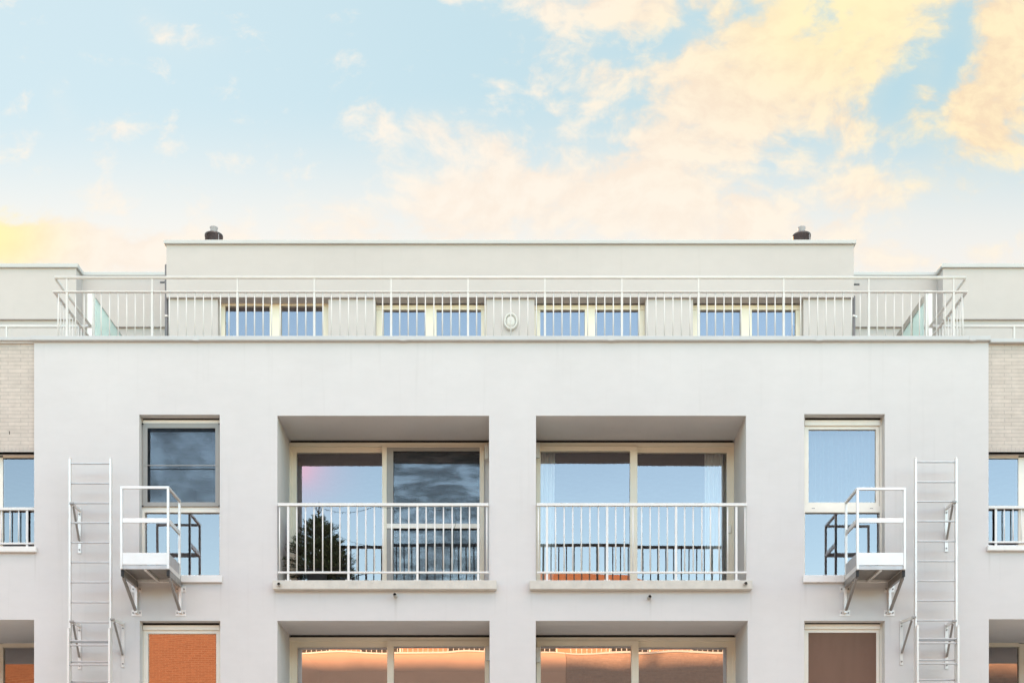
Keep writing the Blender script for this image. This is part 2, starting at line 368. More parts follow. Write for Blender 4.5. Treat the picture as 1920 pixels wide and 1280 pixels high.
    fb = n.m('ADD', n.m('MULTIPLY', f1, 0.62), n.m('MULTIPLY', f2, 0.38))
    dens = n.sstep(n.m('ADD', n.m('MULTIPLY', n.m('SUBTRACT', fb, 0.5), 4.2), n.m('SUBTRACT', cov, 0.28)), -0.20, 0.50)
    dens = n.m('MULTIPLY', dens, 0.97)
    # light side of each billow
    rel = n.lin(n.m('ADD', n.m('SUBTRACT', f2, f3), n.m('MULTIPLY', n.m('SUBTRACT', f1, f4), 1.3)), -0.20, 0.20, 0.0, 1.0)
    gold = n.m('MINIMUM', total([(1600, 60, 470, 260, 0, 0.9), (1860, 180, 200, 260, 0, 0.8), (-20, 440, 110, 75, 0, 1.0)]), 1.0)
    hi = n.mix(gold, (1.01, 0.925, 0.815), (1.05, 0.885, 0.585))
    lo = n.mix(gold, (0.985, 0.87, 0.752), (0.96, 0.75, 0.52))
    cc = n.mix(n.lin(n.m('ADD', n.m('MULTIPLY', rel, 0.7), n.m('MULTIPLY', n.lin(fb, 0.35, 0.65), 0.3)), 0.15, 0.8), lo, hi)
    yel = blob(-40, 440, 120, 75, 0, 1.0)
    cc = n.mix(n.m('MULTIPLY', blob(1570, 20, 170, 110, 0, 1.0), 0.75), cc, (1.07, 0.95, 0.56))
    cc = n.mix(yel, cc, (1.08, 0.95, 0.48))
    cc = n.mix(1.0, cc, (1 / E,) * 3, 'MULTIPLY')
    base = n.n('ShaderNodeHueSaturation'); n.put(base.inputs['Color'], sky.outputs[0]); base.inputs['Saturation'].default_value = 1.0
    # thin bright veil over the western sky; unseen fill cloud added overhead and east
    deep = n.mix(n.sstep(u, -0.40, 0.34), (0.67, 0.84, 0.90), (0.53, 0.75, 0.825))
    vg = n.mix(n.sstep(v, 0.645, 0.505), deep, (0.985, 0.945, 0.875))
    vg = n.mix(1.0, vg, (1 / E,) * 3, 'MULTIPLY')
    glow = n.sstep(z, 0.50, 0.25, 1.0, 1.32)  # low eastern sky lifted out of view for stronger window reflections
    east = n.mix(1.0, base.outputs[0], n.comb(glow, glow, glow), 'MULTIPLY')
    dim = n.mix(1.0, base.outputs[0], (0.35, 0.35, 0.35), 'MULTIPLY')
    skyc = n.mix(front, east, n.mix(0.86, dim, vg))
    thin = n.m('MULTIPLY', n.m('MULTIPLY', n.m('MAXIMUM', n.m('MINIMUM', cov, 1.0), 0.0), front), n.lin(f1, 0.3, 0.7, 0.05, 0.55))
    skyc = n.mix(thin, skyc, n.mix(1.0, hi, (1 / E,) * 3, 'MULTIPLY'))
    fr = n.mix(n.m('MULTIPLY', dens, front), skyc, cc)
    hx = n.m('DIVIDE', x, n.m('MAXIMUM', z, 0.08)); hy = n.m('DIVIDE', y, n.m('MAXIMUM', z, 0.08))
    ob = n.noise(n.comb(hx, hy, 0.0), 0.7, 7.0, 0.6, 0.3)
    back = n.m('SUBTRACT', 1.0, front)
    od = n.m('MULTIPLY', n.m('MULTIPLY', n.sstep(ob, 0.40, 0.62), n.sstep(z, 0.50, 0.80)), back)
    rosy = n.m('MULTIPLY', n.m('MULTIPLY', blob(545, 862, 75, 60, -30, 0.85), n.lin(f1, 0.3, 0.7, 0.7, 1.0)), back)
    fr = n.mix(rosy, fr, (4.2 / E, 2.5 / E, 3.0 / E))
    tot = n.mix(od, fr, (3.9 / E, 3.12 / E, 2.80 / E))
    n.put(bg.inputs[0], tot)
sky_world()
vs = sc.view_settings; sc.display_settings.display_device = 'sRGB'
vs.view_transform = 'Standard'; vs.look = 'None'; vs.exposure = EXPO; vs.gamma = 1.0; vs.use_curve_mapping = False
sc.render.engine = 'CYCLES'
cy = sc.cycles; cy.max_bounces = 6; cy.diffuse_bounces = 3; cy.glossy_bounces = 4; cy.transparent_max_bounces = 16; cy.transmission_bounces = 6
cy.use_denoising = True; cy.caustics_reflective = False; cy.caustics_refractive = False; cy.sample_clamp_indirect = 8.0
# ------------------------------------------------------------------ ground
def sheet(name, x0, x1, y0, y1, z, mat):
    mb = MB(); mb.face([(x0, y0, z), (x1, y0, z), (x1, y1, z), (x0, y1, z)]); return tag(mb.build(name, M[mat]), kind='structure')
sheet('ground', -700, 700, -700, 700, -0.13, 'soil')
mb = MB(); mb.box(-90, 90, -24.0, 0.0, -0.30, 0.0); tag(mb.build('bounce_courtyard', M['slab']), kind='structure')  # unseen courtyard added, kept pale to bounce light onto facade and soffits
# ------------------------------------------------------------------ apartment building
WX = 19.8
bld = thing('apartment_building', 'long white rendered apartment block with set-back penthouse floor above the balconies', 'building', (0, 5, 0))
zc0, zc1 = Z(637.3, -0.06), Z(629.2, -0.06)                # parapet coping, underside and top
XL, XR = X(64), X(1853.5)
holes = []                                                  # x0, x1, z0, z1, reveal depth
def H(px0, px1, py0, py1, dep): holes.append((X(px0), X(px1), Z(py1), Z(py0), dep))
H(261, 412, 777, 1087, 0.17); H(1508, 1659, 776, 1087, 0.17)
H(520, 917, 779, 1092, 1.0); H(1005, 1399, 779, 1092, 1.0)
H(262, 413, 1163, 1471, 0.17); H(1508, 1659, 1163, 1471, 0.17)
H(520, 918, 1163, 1476, 1.0); H(1004.5, 1402, 1163, 1476, 1.0)
H(-250, 64, 1161, 1474, 1.75); H(1854, 2170, 1160, 1474, 1.75)
H(-110, 64, 847, 1029, 0.2); H(1853.5, 2030, 847, 1028, 0.2)
holes.append((-WX + 0.2, XL, Z(847), zc0 - 0.016, 0.03)); holes.append((XR, WX - 0.2, Z(847), zc0 - 0.016, 0.03))
def wall_grid(mb, x0, x1, z0, z1, y, hs, mi=0, out=-1):
    xs = sorted({x0, x1, *[h[0] for h in hs], *[h[1] for h in hs]}); zs = sorted({z0, z1, *[h[2] for h in hs], *[h[3] for h in hs]})
    xs = [a for a in xs if x0 <= a <= x1]; zs = [a for a in zs if z0 <= a <= z1]
    for i in range(len(xs) - 1):
        for j in range(len(zs) - 1):
            cx, cz = (xs[i] + xs[i + 1]) / 2, (zs[j] + zs[j + 1]) / 2
            if any(h[0] < cx < h[1] and h[2] < cz < h[3] for h in hs): continue
            mb.face([(xs[i], y, zs[j]), (xs[i + 1], y, zs[j]), (xs[i + 1], y, zs[j + 1]), (xs[i], y, zs[j + 1])], mi)
    for a, b, c, d, e in hs:
        mb.face([(a, y, c), (a, y, d), (a, y + e, d), (a, y + e, c)], mi); mb.face([(b, y, c), (b, y + e, c), (b, y + e, d), (b, y, d)], mi)
        mb.face([(a, y, d), (b, y, d), (b, y + e, d), (a, y + e, d)], mi); mb.face([(a, y, c), (a, y + e, c), (b, y + e, c), (b, y, c)], mi)
mb = MB(); wall_grid(mb, -WX, WX, -0.2, zc0 + 0.02, 0.0, holes)
# flanks, back and top of the body
zt = zc0 - 0.06
mb.face([(-WX, 0, -0.2), (-WX, 0, zc0), (-WX, 12, zc0), (-WX, 12, -0.2)]); mb.face([(WX, 0, -0.2), (WX, 12, -0.2), (WX, 12, zc0), (WX, 0, zc0)])
mb.face([(-WX, 12, -0.2), (-WX, 12, zc0), (WX, 12, zc0), (WX, 12, -0.2)])
mb.face([(-WX, 0.30, zt), (WX, 0.30, zt), (WX, 0.30, zc0), (-WX, 0.30, zc0)])
wall = mb.build('facade_wall', M['render'], bld)
mb = MB(); mb.box(-WX + 0.02, WX - 0.02, 0.302, 11.9, zt - 0.1, zt); mb.build('terrace_floor', M['paving'], bld)
# edge bays: brick field above each edge window
for a, b in ((-WX + 0.2, XL), (XR, WX - 0.2)):
    zb = Z(847)
    mb = MB(); mb.box(a, b, 0.03, 0.1, zb + 0.075, zc0 - 0.012, 0); mb.box(a, b, 0.0305, 0.1, zb - 0.0, zb + 0.0745, 1)
    bp = mb.build('brick_panel', [M['tanbrick'], M['solbrick']], bld)
    if a < 0:
        j = MB(); j.box(X(15.6), X(17), 0.028, 0.034, Z(812.5), Z(806.5)); j.build('open_joint', M['slot'], bp)
# copings
mb = MB(); mb.box(X(58, -0.06), X(1858, -0.06), -0.06, 0.34, zc0, zc1, 0, 0.006)
cop = mb.build('parapet_coping', M['coping'], bld)
for px in (367, 756, 1146, 1536, 1824):
    k = MB(); k.box(X(px - 6, -0.06), X(px + 6, -0.06), -0.063, 0.0, zc0 - 0.006, zc1 + 0.002, 0, 0.002); k.build('joint_plate', M['coping'], cop)
for a, b, lab in ((-WX, X(57.6, -0.06), 0), (X(1858.4, -0.06), WX, 1)):
    mb = MB(); mb.box(a, b, -0.035, 0.34, zc0 + 0.008 - (0.028 if lab else 0.0), zc1 - 0.004 - (0.022 if lab else 0.0), 0, 0.006); mb.build('parapet_coping', M['coping'], bld)
# penthouse
DP = 3.0; PT = CZ + 11.01
pxl, pxr = X(312, DP), X(1601, DP); zband = Z(557.5, DP)
mb = MB(); mb.box(pxl, pxr, DP, 11.0, zband + 0.004, PT - 0.05)
ph_top = mb.build('penthouse_upper_wall', M['render2'], bld)
ph = []
PW = [(408.4, 615.7), (703.9, 912.0), (1002.3, 1210.6), (1299.4, 1506.5)]
dl = DP + 0.055
for a, b in PW: ph.append((X(a, dl), X(b, dl), zt + 0.001, zband - 0.004, 0.21))
mb = MB(); wall_grid(mb, X(316, dl), X(1598, dl), zt, zband, dl, ph)
for xx, yy in ((X(316, dl), 1), (X(1598, dl), 1)): mb.face([(xx, dl, zt), (xx, dl, zband), (xx, 11, zband), (xx, 11, zt)])
mb.build('penthouse_lower_wall', M['render2'], bld)
mb = MB(); mb.box(X(308, DP), X(1604.5, DP), DP - 0.045, 11.05, PT - 0.05, PT + 0.012, 0, 0.006); mb.build('penthouse_coping', M['coping'], bld)
# set-back wings of the penthouse floor: link wall, then the neighbours' wall a little nearer
DN, DK = 3.78, 4.07
for sgn, xc_px, xe in ((-1, 143, 0), (1, 1768, 0)):
    xn = X(xc_px, DN)
    x_in = pxl + 0.3 if sgn < 0 else pxr - 0.3
    mb = MB()
    mb.box(min(x_in, xn), max(x_in, xn), DK, 11.0, Z(598, DN), PT - 0.05)
    mb.box(min(x_in, xn), max(x_in, xn), DK + 0.05, 11.0, zt, Z(598, DN))
    mb.box(min(sgn * WX, xn), max(sgn * WX, xn), DN, 10.98, Z(598, DN), PT - 0.052)
    mb.box(min(sgn * WX, xn - 0.002 * sgn), max(sgn * WX, xn - 0.002 * sgn), DN + 0.05, 10.98, zt, Z(598, DN))
    mb.build('wing_wall', M['render2'], bld)
    mb = MB()
    mb.box(min(x_in, xn), max(x_in, xn), DK - 0.04, 11.03, PT - 0.05, PT + 0.01, 0, 0.004)
    mb.box(min(sgn * WX, xn - 0.04 * sgn), max(sgn * WX, xn - 0.04 * sgn), DN - 0.04, 11.02, PT - 0.054, PT + 0.012, 0, 0.004)
    mb.build('wing_coping', M['coping'], bld)
# sills
def sill(px0, px1, py0, py1, d, mat, parent, name='sill', deep=0.2):
    mb = MB(); x0, x1, z0, z1 = X(px0, d), X(px1, d), Z(py1, d), Z(py0, d)
    mb.box(x0, x1, d, 0.0 - 0.001, z0, z1, 0, 0.006); mb.box(x0 + 0.07, x1 - 0.07, 0.001, deep, z0 + 0.05, z1, 0)
    return mb.build(name, M[mat], parent)
sill(511, 931, 1087, 1103.5, -0.10, 'sill', bld, 'balcony_sill', 0.99); sill(993, 1411, 1087, 1103.5, -0.10, 'sill', bld, 'balcony_sill', 0.99)
def interior(x0, x1, d, z0, z1, deep=3.2):
    mb = MB(); y0, y1 = d, d + deep
    for q in ([(x0, y1, z0), (x1, y1, z0), (x1, y1, z1), (x0, y1, z1)], [(x0, y0, z0), (x0, y1, z0), (x0, y1, z1), (x0, y0, z1)],
              [(x1, y0, z0), (x1, y0, z1), (x1, y1, z1), (x1, y1, z0)], [(x0, y0, z0), (x1, y0, z0), (x1, y1, z0), (x0, y1, z0)], [(x0, y0, z1), (x0, y1, z1), (x1, y1, z1), (x1, y0, z1)]):
        mb.face(q)
    return mb.build('room_interior', M['room'], bld)
for h in holes[:12]: interior(h[0] - 0.06, h[1] + 0.06, h[4] + 0.14, h[2] - 0.02, h[3] + 0.05)
for h in ph: interior(h[0] - 0.05, h[1] + 0.05, dl + 0.27, h[2], h[3] + 0.05, 2.6)
# ---- tall windows beside the escape platforms
def glaz(name, mb, mat, label=None):
    o = mb.build(name, M[mat], bld)
    if label: o['label'] = label
    return o
dw = 0.15
# upper left, with insect screen
mb = MB()
mb.pb(262, 268, 777, 1087, dw, 0.1); mb.pb(411.5, 420, 777, 1087, dw, 0.1)
mb.pb(268, 411.5, 787.3, 793.5, dw - 0.02, 0.12); mb.pb(268, 411.5, 949, 960, dw, 0.1); mb.pb(268, 411.5, 1077.5, 1087, dw, 0.1)
mb.pb(268, 271, 793.5, 949, dw, 0.1); mb.pb(268, 271, 960, 1077.5, dw, 0.1)
w = glaz('window', mb, 'cream2', 'tall window with grey insect screen over its upper pane')
k = MB(); k.pb(268.2, 411, 783.2, 787.2, dw, 0.05); k.build('blind_slot', M['slot'], w)
pane(w, 271, 411.5, 793.5, 949, dw + 0.05, 'glassw'); pane(w, 271, 411.5, 960, 1077.5, dw + 0.045)
k = MB(); k.ring(X(267.6, dw - .03), X(411.2, dw - .03), dw - 0.03, dw - 0.008, Z(948.5, dw - .03), Z(793, dw - .03), 0.066, 0.058, 0.07, 0.058)
k.pb(268.5, 410.5, 871.4, 872.6, dw - 0.034, 0.012)
k.build('screen_frame', M['grey'], w)
k = MB(); k.pb(275.5, 404.5, 801.5, 941.5, dw - 0.018, 0.003); k.build('insect_screen', M['screen'], w)
for cx, cyy in ((267.3, 794), (411, 794), (267.3, 948), (411, 948)):
    k = MB(); k.pb(cx - 1.3, cx + 1.3, cyy - 1.3, cyy + 1.3, dw - 0.045, 0.016); k.build('screen_corner', M['black'], w)
sill(257.5, 415.5, 1077.8, 1090.5, -0.05, 'alusill', w, 'sill', 0.14)
# upper right
mb = MB()
mb.pb(1499, 1509.2, 776, 1087, dw, 0.1); mb.pb(1650, 1658.5, 776, 1087, dw, 0.1)
mb.pb(1509.2, 1650, 787.3, 797, dw - 0.02, 0.12); mb.pb(1509.2, 1650, 948, 960, dw, 0.1); mb.pb(1509.2, 1650, 1077.5, 1087, dw, 0.1)
mb.ring(X(1509.8, dw), X(1649.4, dw), dw + 0.012, dw + 0.09, Z(947.6, dw), Z(797.4, dw), 0.052, 0.052, 0.052, 0.052)
w = glaz('window', mb, 'cream2', 'tall window with plain sash over a fixed lower pane')
k = MB(); k.pb(1509, 1651, 783.2, 787.2, dw, 0.05); k.build('blind_slot', M['slot'], w)
pane(w, 1516, 1643.5, 803.3, 941.5, dw + 0.04, 'glassb'); pane(w, 1509.2, 1650, 960, 1077.5, dw + 0.045, 'glassb')
for cx in (1525, 1634):
    k = MB(); k.pb(cx - 3, cx + 3, 951.8, 953.0, dw - 0.002, 0.004); k.build('drain_slot', M['grey'], w)
sill(1506.5, 1662, 1077.5, 1090.5, -0.05, 'alusill', w, 'sill', 0.14)
# lower pair
for (a0, a1, g0, g1, hid0, hid1, ys, yh, yg, gm) in ((268, 411.5, 277, 405, 262, 420, 1167.5, 1171.3, 1187, 'glassl'), (1509.2, 1650, 1516, 1643.5, 1499, 1658.5, 1166, 1169.5, 1185, 'glassl')):
    mb = MB()
    mb.pb(hid0, a0, 1163, 1471, dw, 0.1); mb.pb(a1, hid1, 1163, 1471, dw, 0.1)
    mb.pb(a0, a1, yh, yh + 8.5, dw - 0.02, 0.12); mb.pb(a0, a1, 1460, 1471, dw, 0.1)
    mb.ring(X(a0 + 0.5, dw), X(a1 - 0.5, dw), dw + 0.012, dw + 0.09, Z(1459.5, dw), Z(yh + 8.8, dw), X(g0, dw) - X(a0 + .5, dw), X(a1 - .5, dw) - X(g1, dw), 0.05, 0.052)
    w = glaz('window', mb, 'cream2', 'tall window below the left escape platform' if a0 < 900 else 'tall window below the right escape platform')
    k = MB(); k.pb(a0, a1, ys - .6, yh, dw, 0.05); k.build('blind_slot', M['slot'], w)
    pane(w, g0, g1, yg - 1, 1452, dw + 0.04, gm)
    if a0 > 900:
        k = MB(); k.pb(g0 - .3, g1 + .3, yg - .2, 1400, dw + 0.020, 0.003); k.pb(g0 - .3, g1 + .3, 1400, 1404, dw + 0.018, 0.008); q = k.build('woven_blind', M['blind'], w)
# ---- sliding doors of the balconies
def door(px_open0, px_open1, dy, slide_left, posts, screen, label):
    """one wide sliding door unit; dy = pixels lower than the upper floor at this depth"""
    d = 0.97
    s0, s1, p0, p1, f0, f1 = posts            # sliding glass edges, front leaf post, fixed glass edges
    yt = 829.5 + dy; yb = 1122 + dy
    out0, out1 = X(px_open0), X(px_open1)
    mb = MB()
    # head across the whole unit
    mb.box(out0, out1, d, d + 0.14, Z(yt + 6.5, d), Z(yt, d))
    if slide_left:
        l0 = s0 - 10.5
        mb.pb(l0, s0, yt + 6.5, yb, d + 0.05, 0.07); mb.pb(s0, p0, yt + 6.5, 848 + dy, d + 0.05, 0.07); mb.pb(s0, p0, yb - 6, yb, d + 0.05, 0.07)
        mb.pb(p0, p1, yt + 6.6, yb, d - 0.02, 0.09)
        mb.pb(f1, f1 + 8, yt + 6.6, yb, d - 0.02, 0.09); mb.pb(p1, f1, yt + 6.6, 838 + dy if screen else 846 + dy, d - 0.018, 0.08); mb.pb(p1, f1, yb - 6, yb, d - 0.018, 0.08)
    else:
        mb.pb(f0 - 8, f0, yt + 6.6, yb, d - 0.02, 0.09); mb.pb(f0, p0, yt + 6.6, 845 + dy, d - 0.018, 0.08); mb.pb(f0, p0, yb - 6, yb, d - 0.018, 0.08)
        mb.pb(p0, p1, yt + 6.6, yb, d - 0.02, 0.09)
        mb.pb(s1, s1 + 11, yt + 6.5, yb, d + 0.05, 0.07); mb.pb(p1, s1, yt + 6.5, 848 + dy, d + 0.05, 0.07); mb.pb(p1, s1, yb - 6, yb, d + 0.05, 0.07)
    dr = mb.build('sliding_door', M['cream'], bld); dr['label'] = label
    k = MB(); k.box(out0 + 0.02, out1 - 0.02, d - 0.004, d + 0.03, Z(yt, d) + 0.002, Z(yt - 3.6, d)); k.build('blind_slot', M['slot'], dr)
    k = MB(); k.box(out0 + 0.003, out1 - 0.003, d + 0.035, d + 0.1, Z(yt - 3.6, d), Z(770 + dy, d)); k.build('blind_casing', M['render'], dr)
    pane(dr, s0 - 2, s1 + 2 if not slide_left else p0 + 4, 846 + dy, yb - 3, d + 0.085, 'glassl' if dy else 'glass')
    fp = pane(dr, f0 - 2, f1 + 2, 836 + dy, yb - 3, d + 0.03, 'glassw' if screen else 'glassl' if dy else 'glass')
    if screen:
        k = MB(); k.box(X(725.5, d), X(737.5, d), d - 0.012, d + 0.02, Z(yb - 6, d), Z(838.3 + dy, d)); k.box(X(737.5, d), X(899.5, d), d - 0.012, d + 0.02, Z(845.5 + dy, d), Z(838.3 + dy, d))
        k.build('screen_frame', M['grey'], dr)
        k = MB(); k.box(X(725, d), X(899.5, d), d - 0.03, d - 0.013, Z(991, d), Z(982, d), 0, 0.003); k.build('screen_rail', M['cream2'], dr)
        k = MB(); k.box(X(737.5, d), X(899.5, d), d + 0.006, d + 0.009, Z(yb - 6, d), Z(845.5, d)); k.build('insect_screen', M['screen2'], dr)
    # strip of wall between the door and the inner reveal
    if slide_left:
        k = MB(); k.box(X(f1 + 8.2, d), out1, d + 0.0, d + 0.12, Z(yb, d), Z(yt + 6.6, d)); k.build('side_panel', M['render'], dr)
        k = MB(); k.box(out0, X(s0 - 10.6, d), d + 0.02, d + 0.12, Z(yb, d), Z(yt + 6.6, d)); k.build('side_panel', M['cream'], dr)
    else:
        k = MB(); k.box(out0, X(f0 - 8.2, d), d + 0.0, d + 0.12, Z(yb, d), Z(yt + 6.6, d)); k.build('side_panel', M['render'], dr)
        k = MB(); k.box(X(s1 + 11.1, d), out1, d + 0.02, d + 0.12, Z(yb, d), Z(yt + 6.6, d)); k.build('side_panel', M['cream'], dr)
    return dr
d1 = door(520, 917, 0, True, (556, 716, 716.5, 725, 725, 899.5), True, 'sliding glass door with insect screen, upper left balcony')
d2 = door(1005, 1399, 0, False, (1195, 1363, 1181.5, 1195, 1013.5, 1181.5), False, 'sliding glass door with white curtains, upper right balcony')
d3 = door(520, 918, 364.5, True, (557, 726, 726, 738, 738, 909), False, 'sliding glass door of the lower left balcony')
d4 = door(1004.5, 1402, 364.5, False, (1197.5, 1363.5, 1184, 1197.5, 1014, 1184), False, 'sliding glass door of the lower right balcony')
k = MB(); k.pb(1366.5, 1370.5, 984, 998, 0.99, 0.025, 0, 0.004); k.build('handle', M['cream2'], d2)
# ---- windows of the edge bays
de = 0.14
for a0, a1, g0, g1, left in ((-110, 64, 5.5, 72, True), (1853.5, 2030, 1846, 1909.5, False)):
    mb = MB(); y0e, y1e = 853, 1026
    if left: mb.pb(-3.5, 5.5, y0e + 4, y1e, de, 0.08); mb.pb(5.5, 76, y0e, 857.5, de, 0.08); mb.pb(-120, -3.5, y0e, y0e + 7, de, 0.08); mb.pb(-120, -105, y0e + 7, y1e, de, 0.08)
    else: mb.pb(1909.5, 1921, y0e + 4, y1e, de, 0.08); mb.pb(1840, 1909.5, y0e, 858.5, de, 0.08); mb.pb(1921, 2040, y0e, y0e + 7, de, 0.08); mb.pb(2023, 2038, y0e + 7, y1e, de, 0.08)
    w = mb.build('window', M['cream2'], bld); w['label'] = 'window under the brick panel, left edge bay' if left else 'window under the brick panel, right edge bay'
    pane(w, g0 - .5, g1 + .5, 856, 1030, de + 0.012, 'glassb')
    if left: pane(w, -105, -3, 858, 1030, de + 0.012, 'glassb')
    else: pane(w, 1921, 2023, 858, 1030, de + 0.012, 'glassb')
    if left: sill(-116, 67, 1023.5, 1033.5, -0.06, 'alusill', w, 'sill', 0.16)
    else: sill(1852.5, 2036, 1021.5, 1031, -0.06, 'alusill', w, 'sill', 0.16)
# ---- loggias of the edge bays, lower floor
dg = 1.68
for left in (True, False):
    mb = MB()
    if left:
        mb.pb(-4, 6, 1206, 1490, dg, 0.1); mb.pb(6, 130, 1204, 1212.5, dg, 0.1); mb.pb(-300, -4, 1190, 1490, dg, 0.1)
    else:
        mb.pb(1911, 1921, 1206, 1490, dg, 0.1); mb.pb(1790, 1911, 1204, 1211.5, dg, 0.1); mb.pb(1921, 2220, 1190, 1490, dg, 0.1)
    w = mb.build('loggia_door', M['cream'], bld); w['label'] = 'dark glazed door inside the %s edge loggia' % ('left' if left else 'right')
    k = MB()
    if left: k.pb(5, 120, 1120, 1204, dg, 0.1)
    else: k.pb(1800, 1915, 1120, 1204, dg, 0.1)
    k.build('lintel', M['render'], w)
    if left: pane(w, 6, 140, 1212, 1488, dg + 0.04, 'glassm')
    else: pane(w, 1780, 1911, 1211, 1488, dg + 0.04, 'glassm')
# ---- penthouse windows
dpw = dl + 0.165
PG = [((422, 506), (527, 606), 573.6, 560.5), ((719, 798.5), (818.5, 902), 581, 567), ((1013, 1096.5), (1115.5, 1197), 581, 567), ((1312.5, 1388.5), (1409.5, 1492), 581, 567)]
for i, ((a, b), ((g0, g1), (g2, g3), yt, yh)) in enumerate(zip(PW, PG)):
    x0, x1 = X(a, dl), X(b, dl); z0 = zt + 0.003; z1 = zband - 0.004 - (0.026 if i else 0.003)
    mb = MB(); zg = Z(yt, dpw)
    mb.box(x0, X(g0, dpw), dpw, dpw + 0.08, z0, zg); mb.box(X(g3, dpw), x1, dpw, dpw + 0.08, z0, zg)
    mb.box(X(g1, dpw), X(g2, dpw), dpw - 0.012, dpw + 0.07, z0, zg - 0.0); mb.box(x0, x1, dpw - 0.01, dpw + 0.08, zg + 0.0005, z1)
    mb.box(x0 + 0.03, x1 - 0.03, dpw - 0.016, dpw - 0.0105, zg + 0.035, zg + 0.04)
    w = mb.build('penthouse_window', M['cream'], bld)
    if i: k = MB(); k.box(x0 + 0.05, x1 - 0.1, dpw, dpw + 0.05, z1 + 0.001, z1 + 0.024); k.build('blind_slot', M['slot'], w)
    pane(w, g0 - 1, g1 + 1, yt - 2, 660, dpw + 0.04, 'glassp'); pane(w, g2 - 1, g3 + 1, yt - 2, 660, dpw + 0.04, 'glassp')
# ------------------------------------------------------------------ railings
def hbar(mb, x0, x1, y, z, w, h): mb.box(x0, x1, y - w / 2, y + w / 2, z - h / 2, z + h / 2, 0, 0.003)
def bars(root, xs, y, z0, z1, r=0.0090, name='baluster', mat='offwhite'):
    mb = MB(); mb.tube([(xs[0], y, z0), (xs[0], y, z1)], r, 8); o = mb.build(name, M[mat], root)
    for x in xs[1:]: rep(o, (x - xs[0], 0, 0))
dr_ = 0.10; zh, zl = Z(520.5, dr_), Z(547.6, dr_)
postpx = [125.8, 285.5, 445.3, 589.4, 733.5, 877.6, 1021.7, 1166, 1309.6, 1469.3, 1628.8, 1787.7]
balpx = [109.8]
for a, b in zip(postpx, postpx[1:]):
    k = round((b - a) / 16.0); balpx += [a + (b - a) * i / k for i in range(1, k)]
balpx.append(1803.7)
xl, xr = X(102.5, dr_), X(1811.5, dr_)
root = thing('terrace_railing', 'long white front railing with two rails along the penthouse terrace edge', 'railing', (0, dr_, zc1), 'white railings round the roof terraces')
mb = MB(); mb.tube([(xl, dr_, zh), (xr, dr_, zh)], 0.022, 14); mb.build('handrail', M['offwhite'], root)
mb = MB(); hbar(mb, X(99, dr_), X(1814, dr_), dr_, zl, 0.05, 0.016); mb.build('lower_rail', M['offwhite'], root)
mb = MB(); x0 = X(postpx[0], dr_); mb.box(x0 - .015, x0 + .015, dr_ - .02, dr_ + .02, zc1, zl + 0.0, 0, 0.003); mb.box(x0 - .009, x0 + .009, dr_ - .012, dr_ + .012, zl + 0.001, zh - 0.01)
o = mb.build('post', M['offwhite'], root)
for p in postpx[1:]: rep(o, (X(p, dr_) - x0, 0, 0))
bars(root, [X(p, dr_) for p in balpx], dr_, zc1, zl - 0.008)
YB = 1.62
for sgn, xx in ((-1, xl), (1, xr)):
    side = 'left' if sgn < 0 else 'right'
    root = thing('terrace_railing', 'short white return railing running back from the front railing at the terrace\'s %s end' % side, 'railing', (xx, 0.8, zt), 'white railings round the roof terraces')
    mb = MB(); mb.tube([(xx, dr_ + 0.028, zh), (xx, YB, zh)], 0.022, 14); mb.build('handrail', M['offwhite'], root)
    mb = MB(); mb.box(xx - .025, xx + .025, dr_ + 0.028, YB, zl - .008, zl + .008, 0, 0.003); mb.build('lower_rail', M['offwhite'], root)
    ys = [dr_ + 0.1237 * i for i in range(1, 13)]
    mb = MB(); mb.tube([(xx, ys[0], zt), (xx, ys[0], zl - .009)], 0.009, 8); o = mb.build('baluster', M['offwhite'], root)
    for yy in ys[1:]: rep(o, (0, yy - ys[0], 0))
    xo = sgn * 10.4
    root = thing('terrace_railing', 'white railing set back on the neighbouring roof terrace at the %s edge' % side, 'railing', ((xx + xo) / 2, YB + .03, zt), 'white railings round the roof terraces')
    a, b = sorted((xx - sgn * 0.02, xo)); yn = YB + 0.03
    mb = MB(); mb.tube([(a, yn, zh), (b, yn, zh)], 0.022, 12); mb.build('handrail', M['offwhite'], root)
    mb = MB(); hbar(mb, a, b, yn, zl, 0.05, 0.016); mb.build('lower_rail', M['offwhite'], root)
    pxp = X(13 if sgn < 0 else 1901, yn)
    mb = MB(); mb.box(pxp - .013, pxp + .013, yn - .02, yn + .02, zt, zh - 0.01); o = mb.build('post', M['offwhite'], root); rep(o, (sgn * 1.237, 0, 0))
    bars(root, [a + 0.1237 * (i + .5) for i in range(int((b - a) / 0.1237))], yn, zt, zl - 0.009)
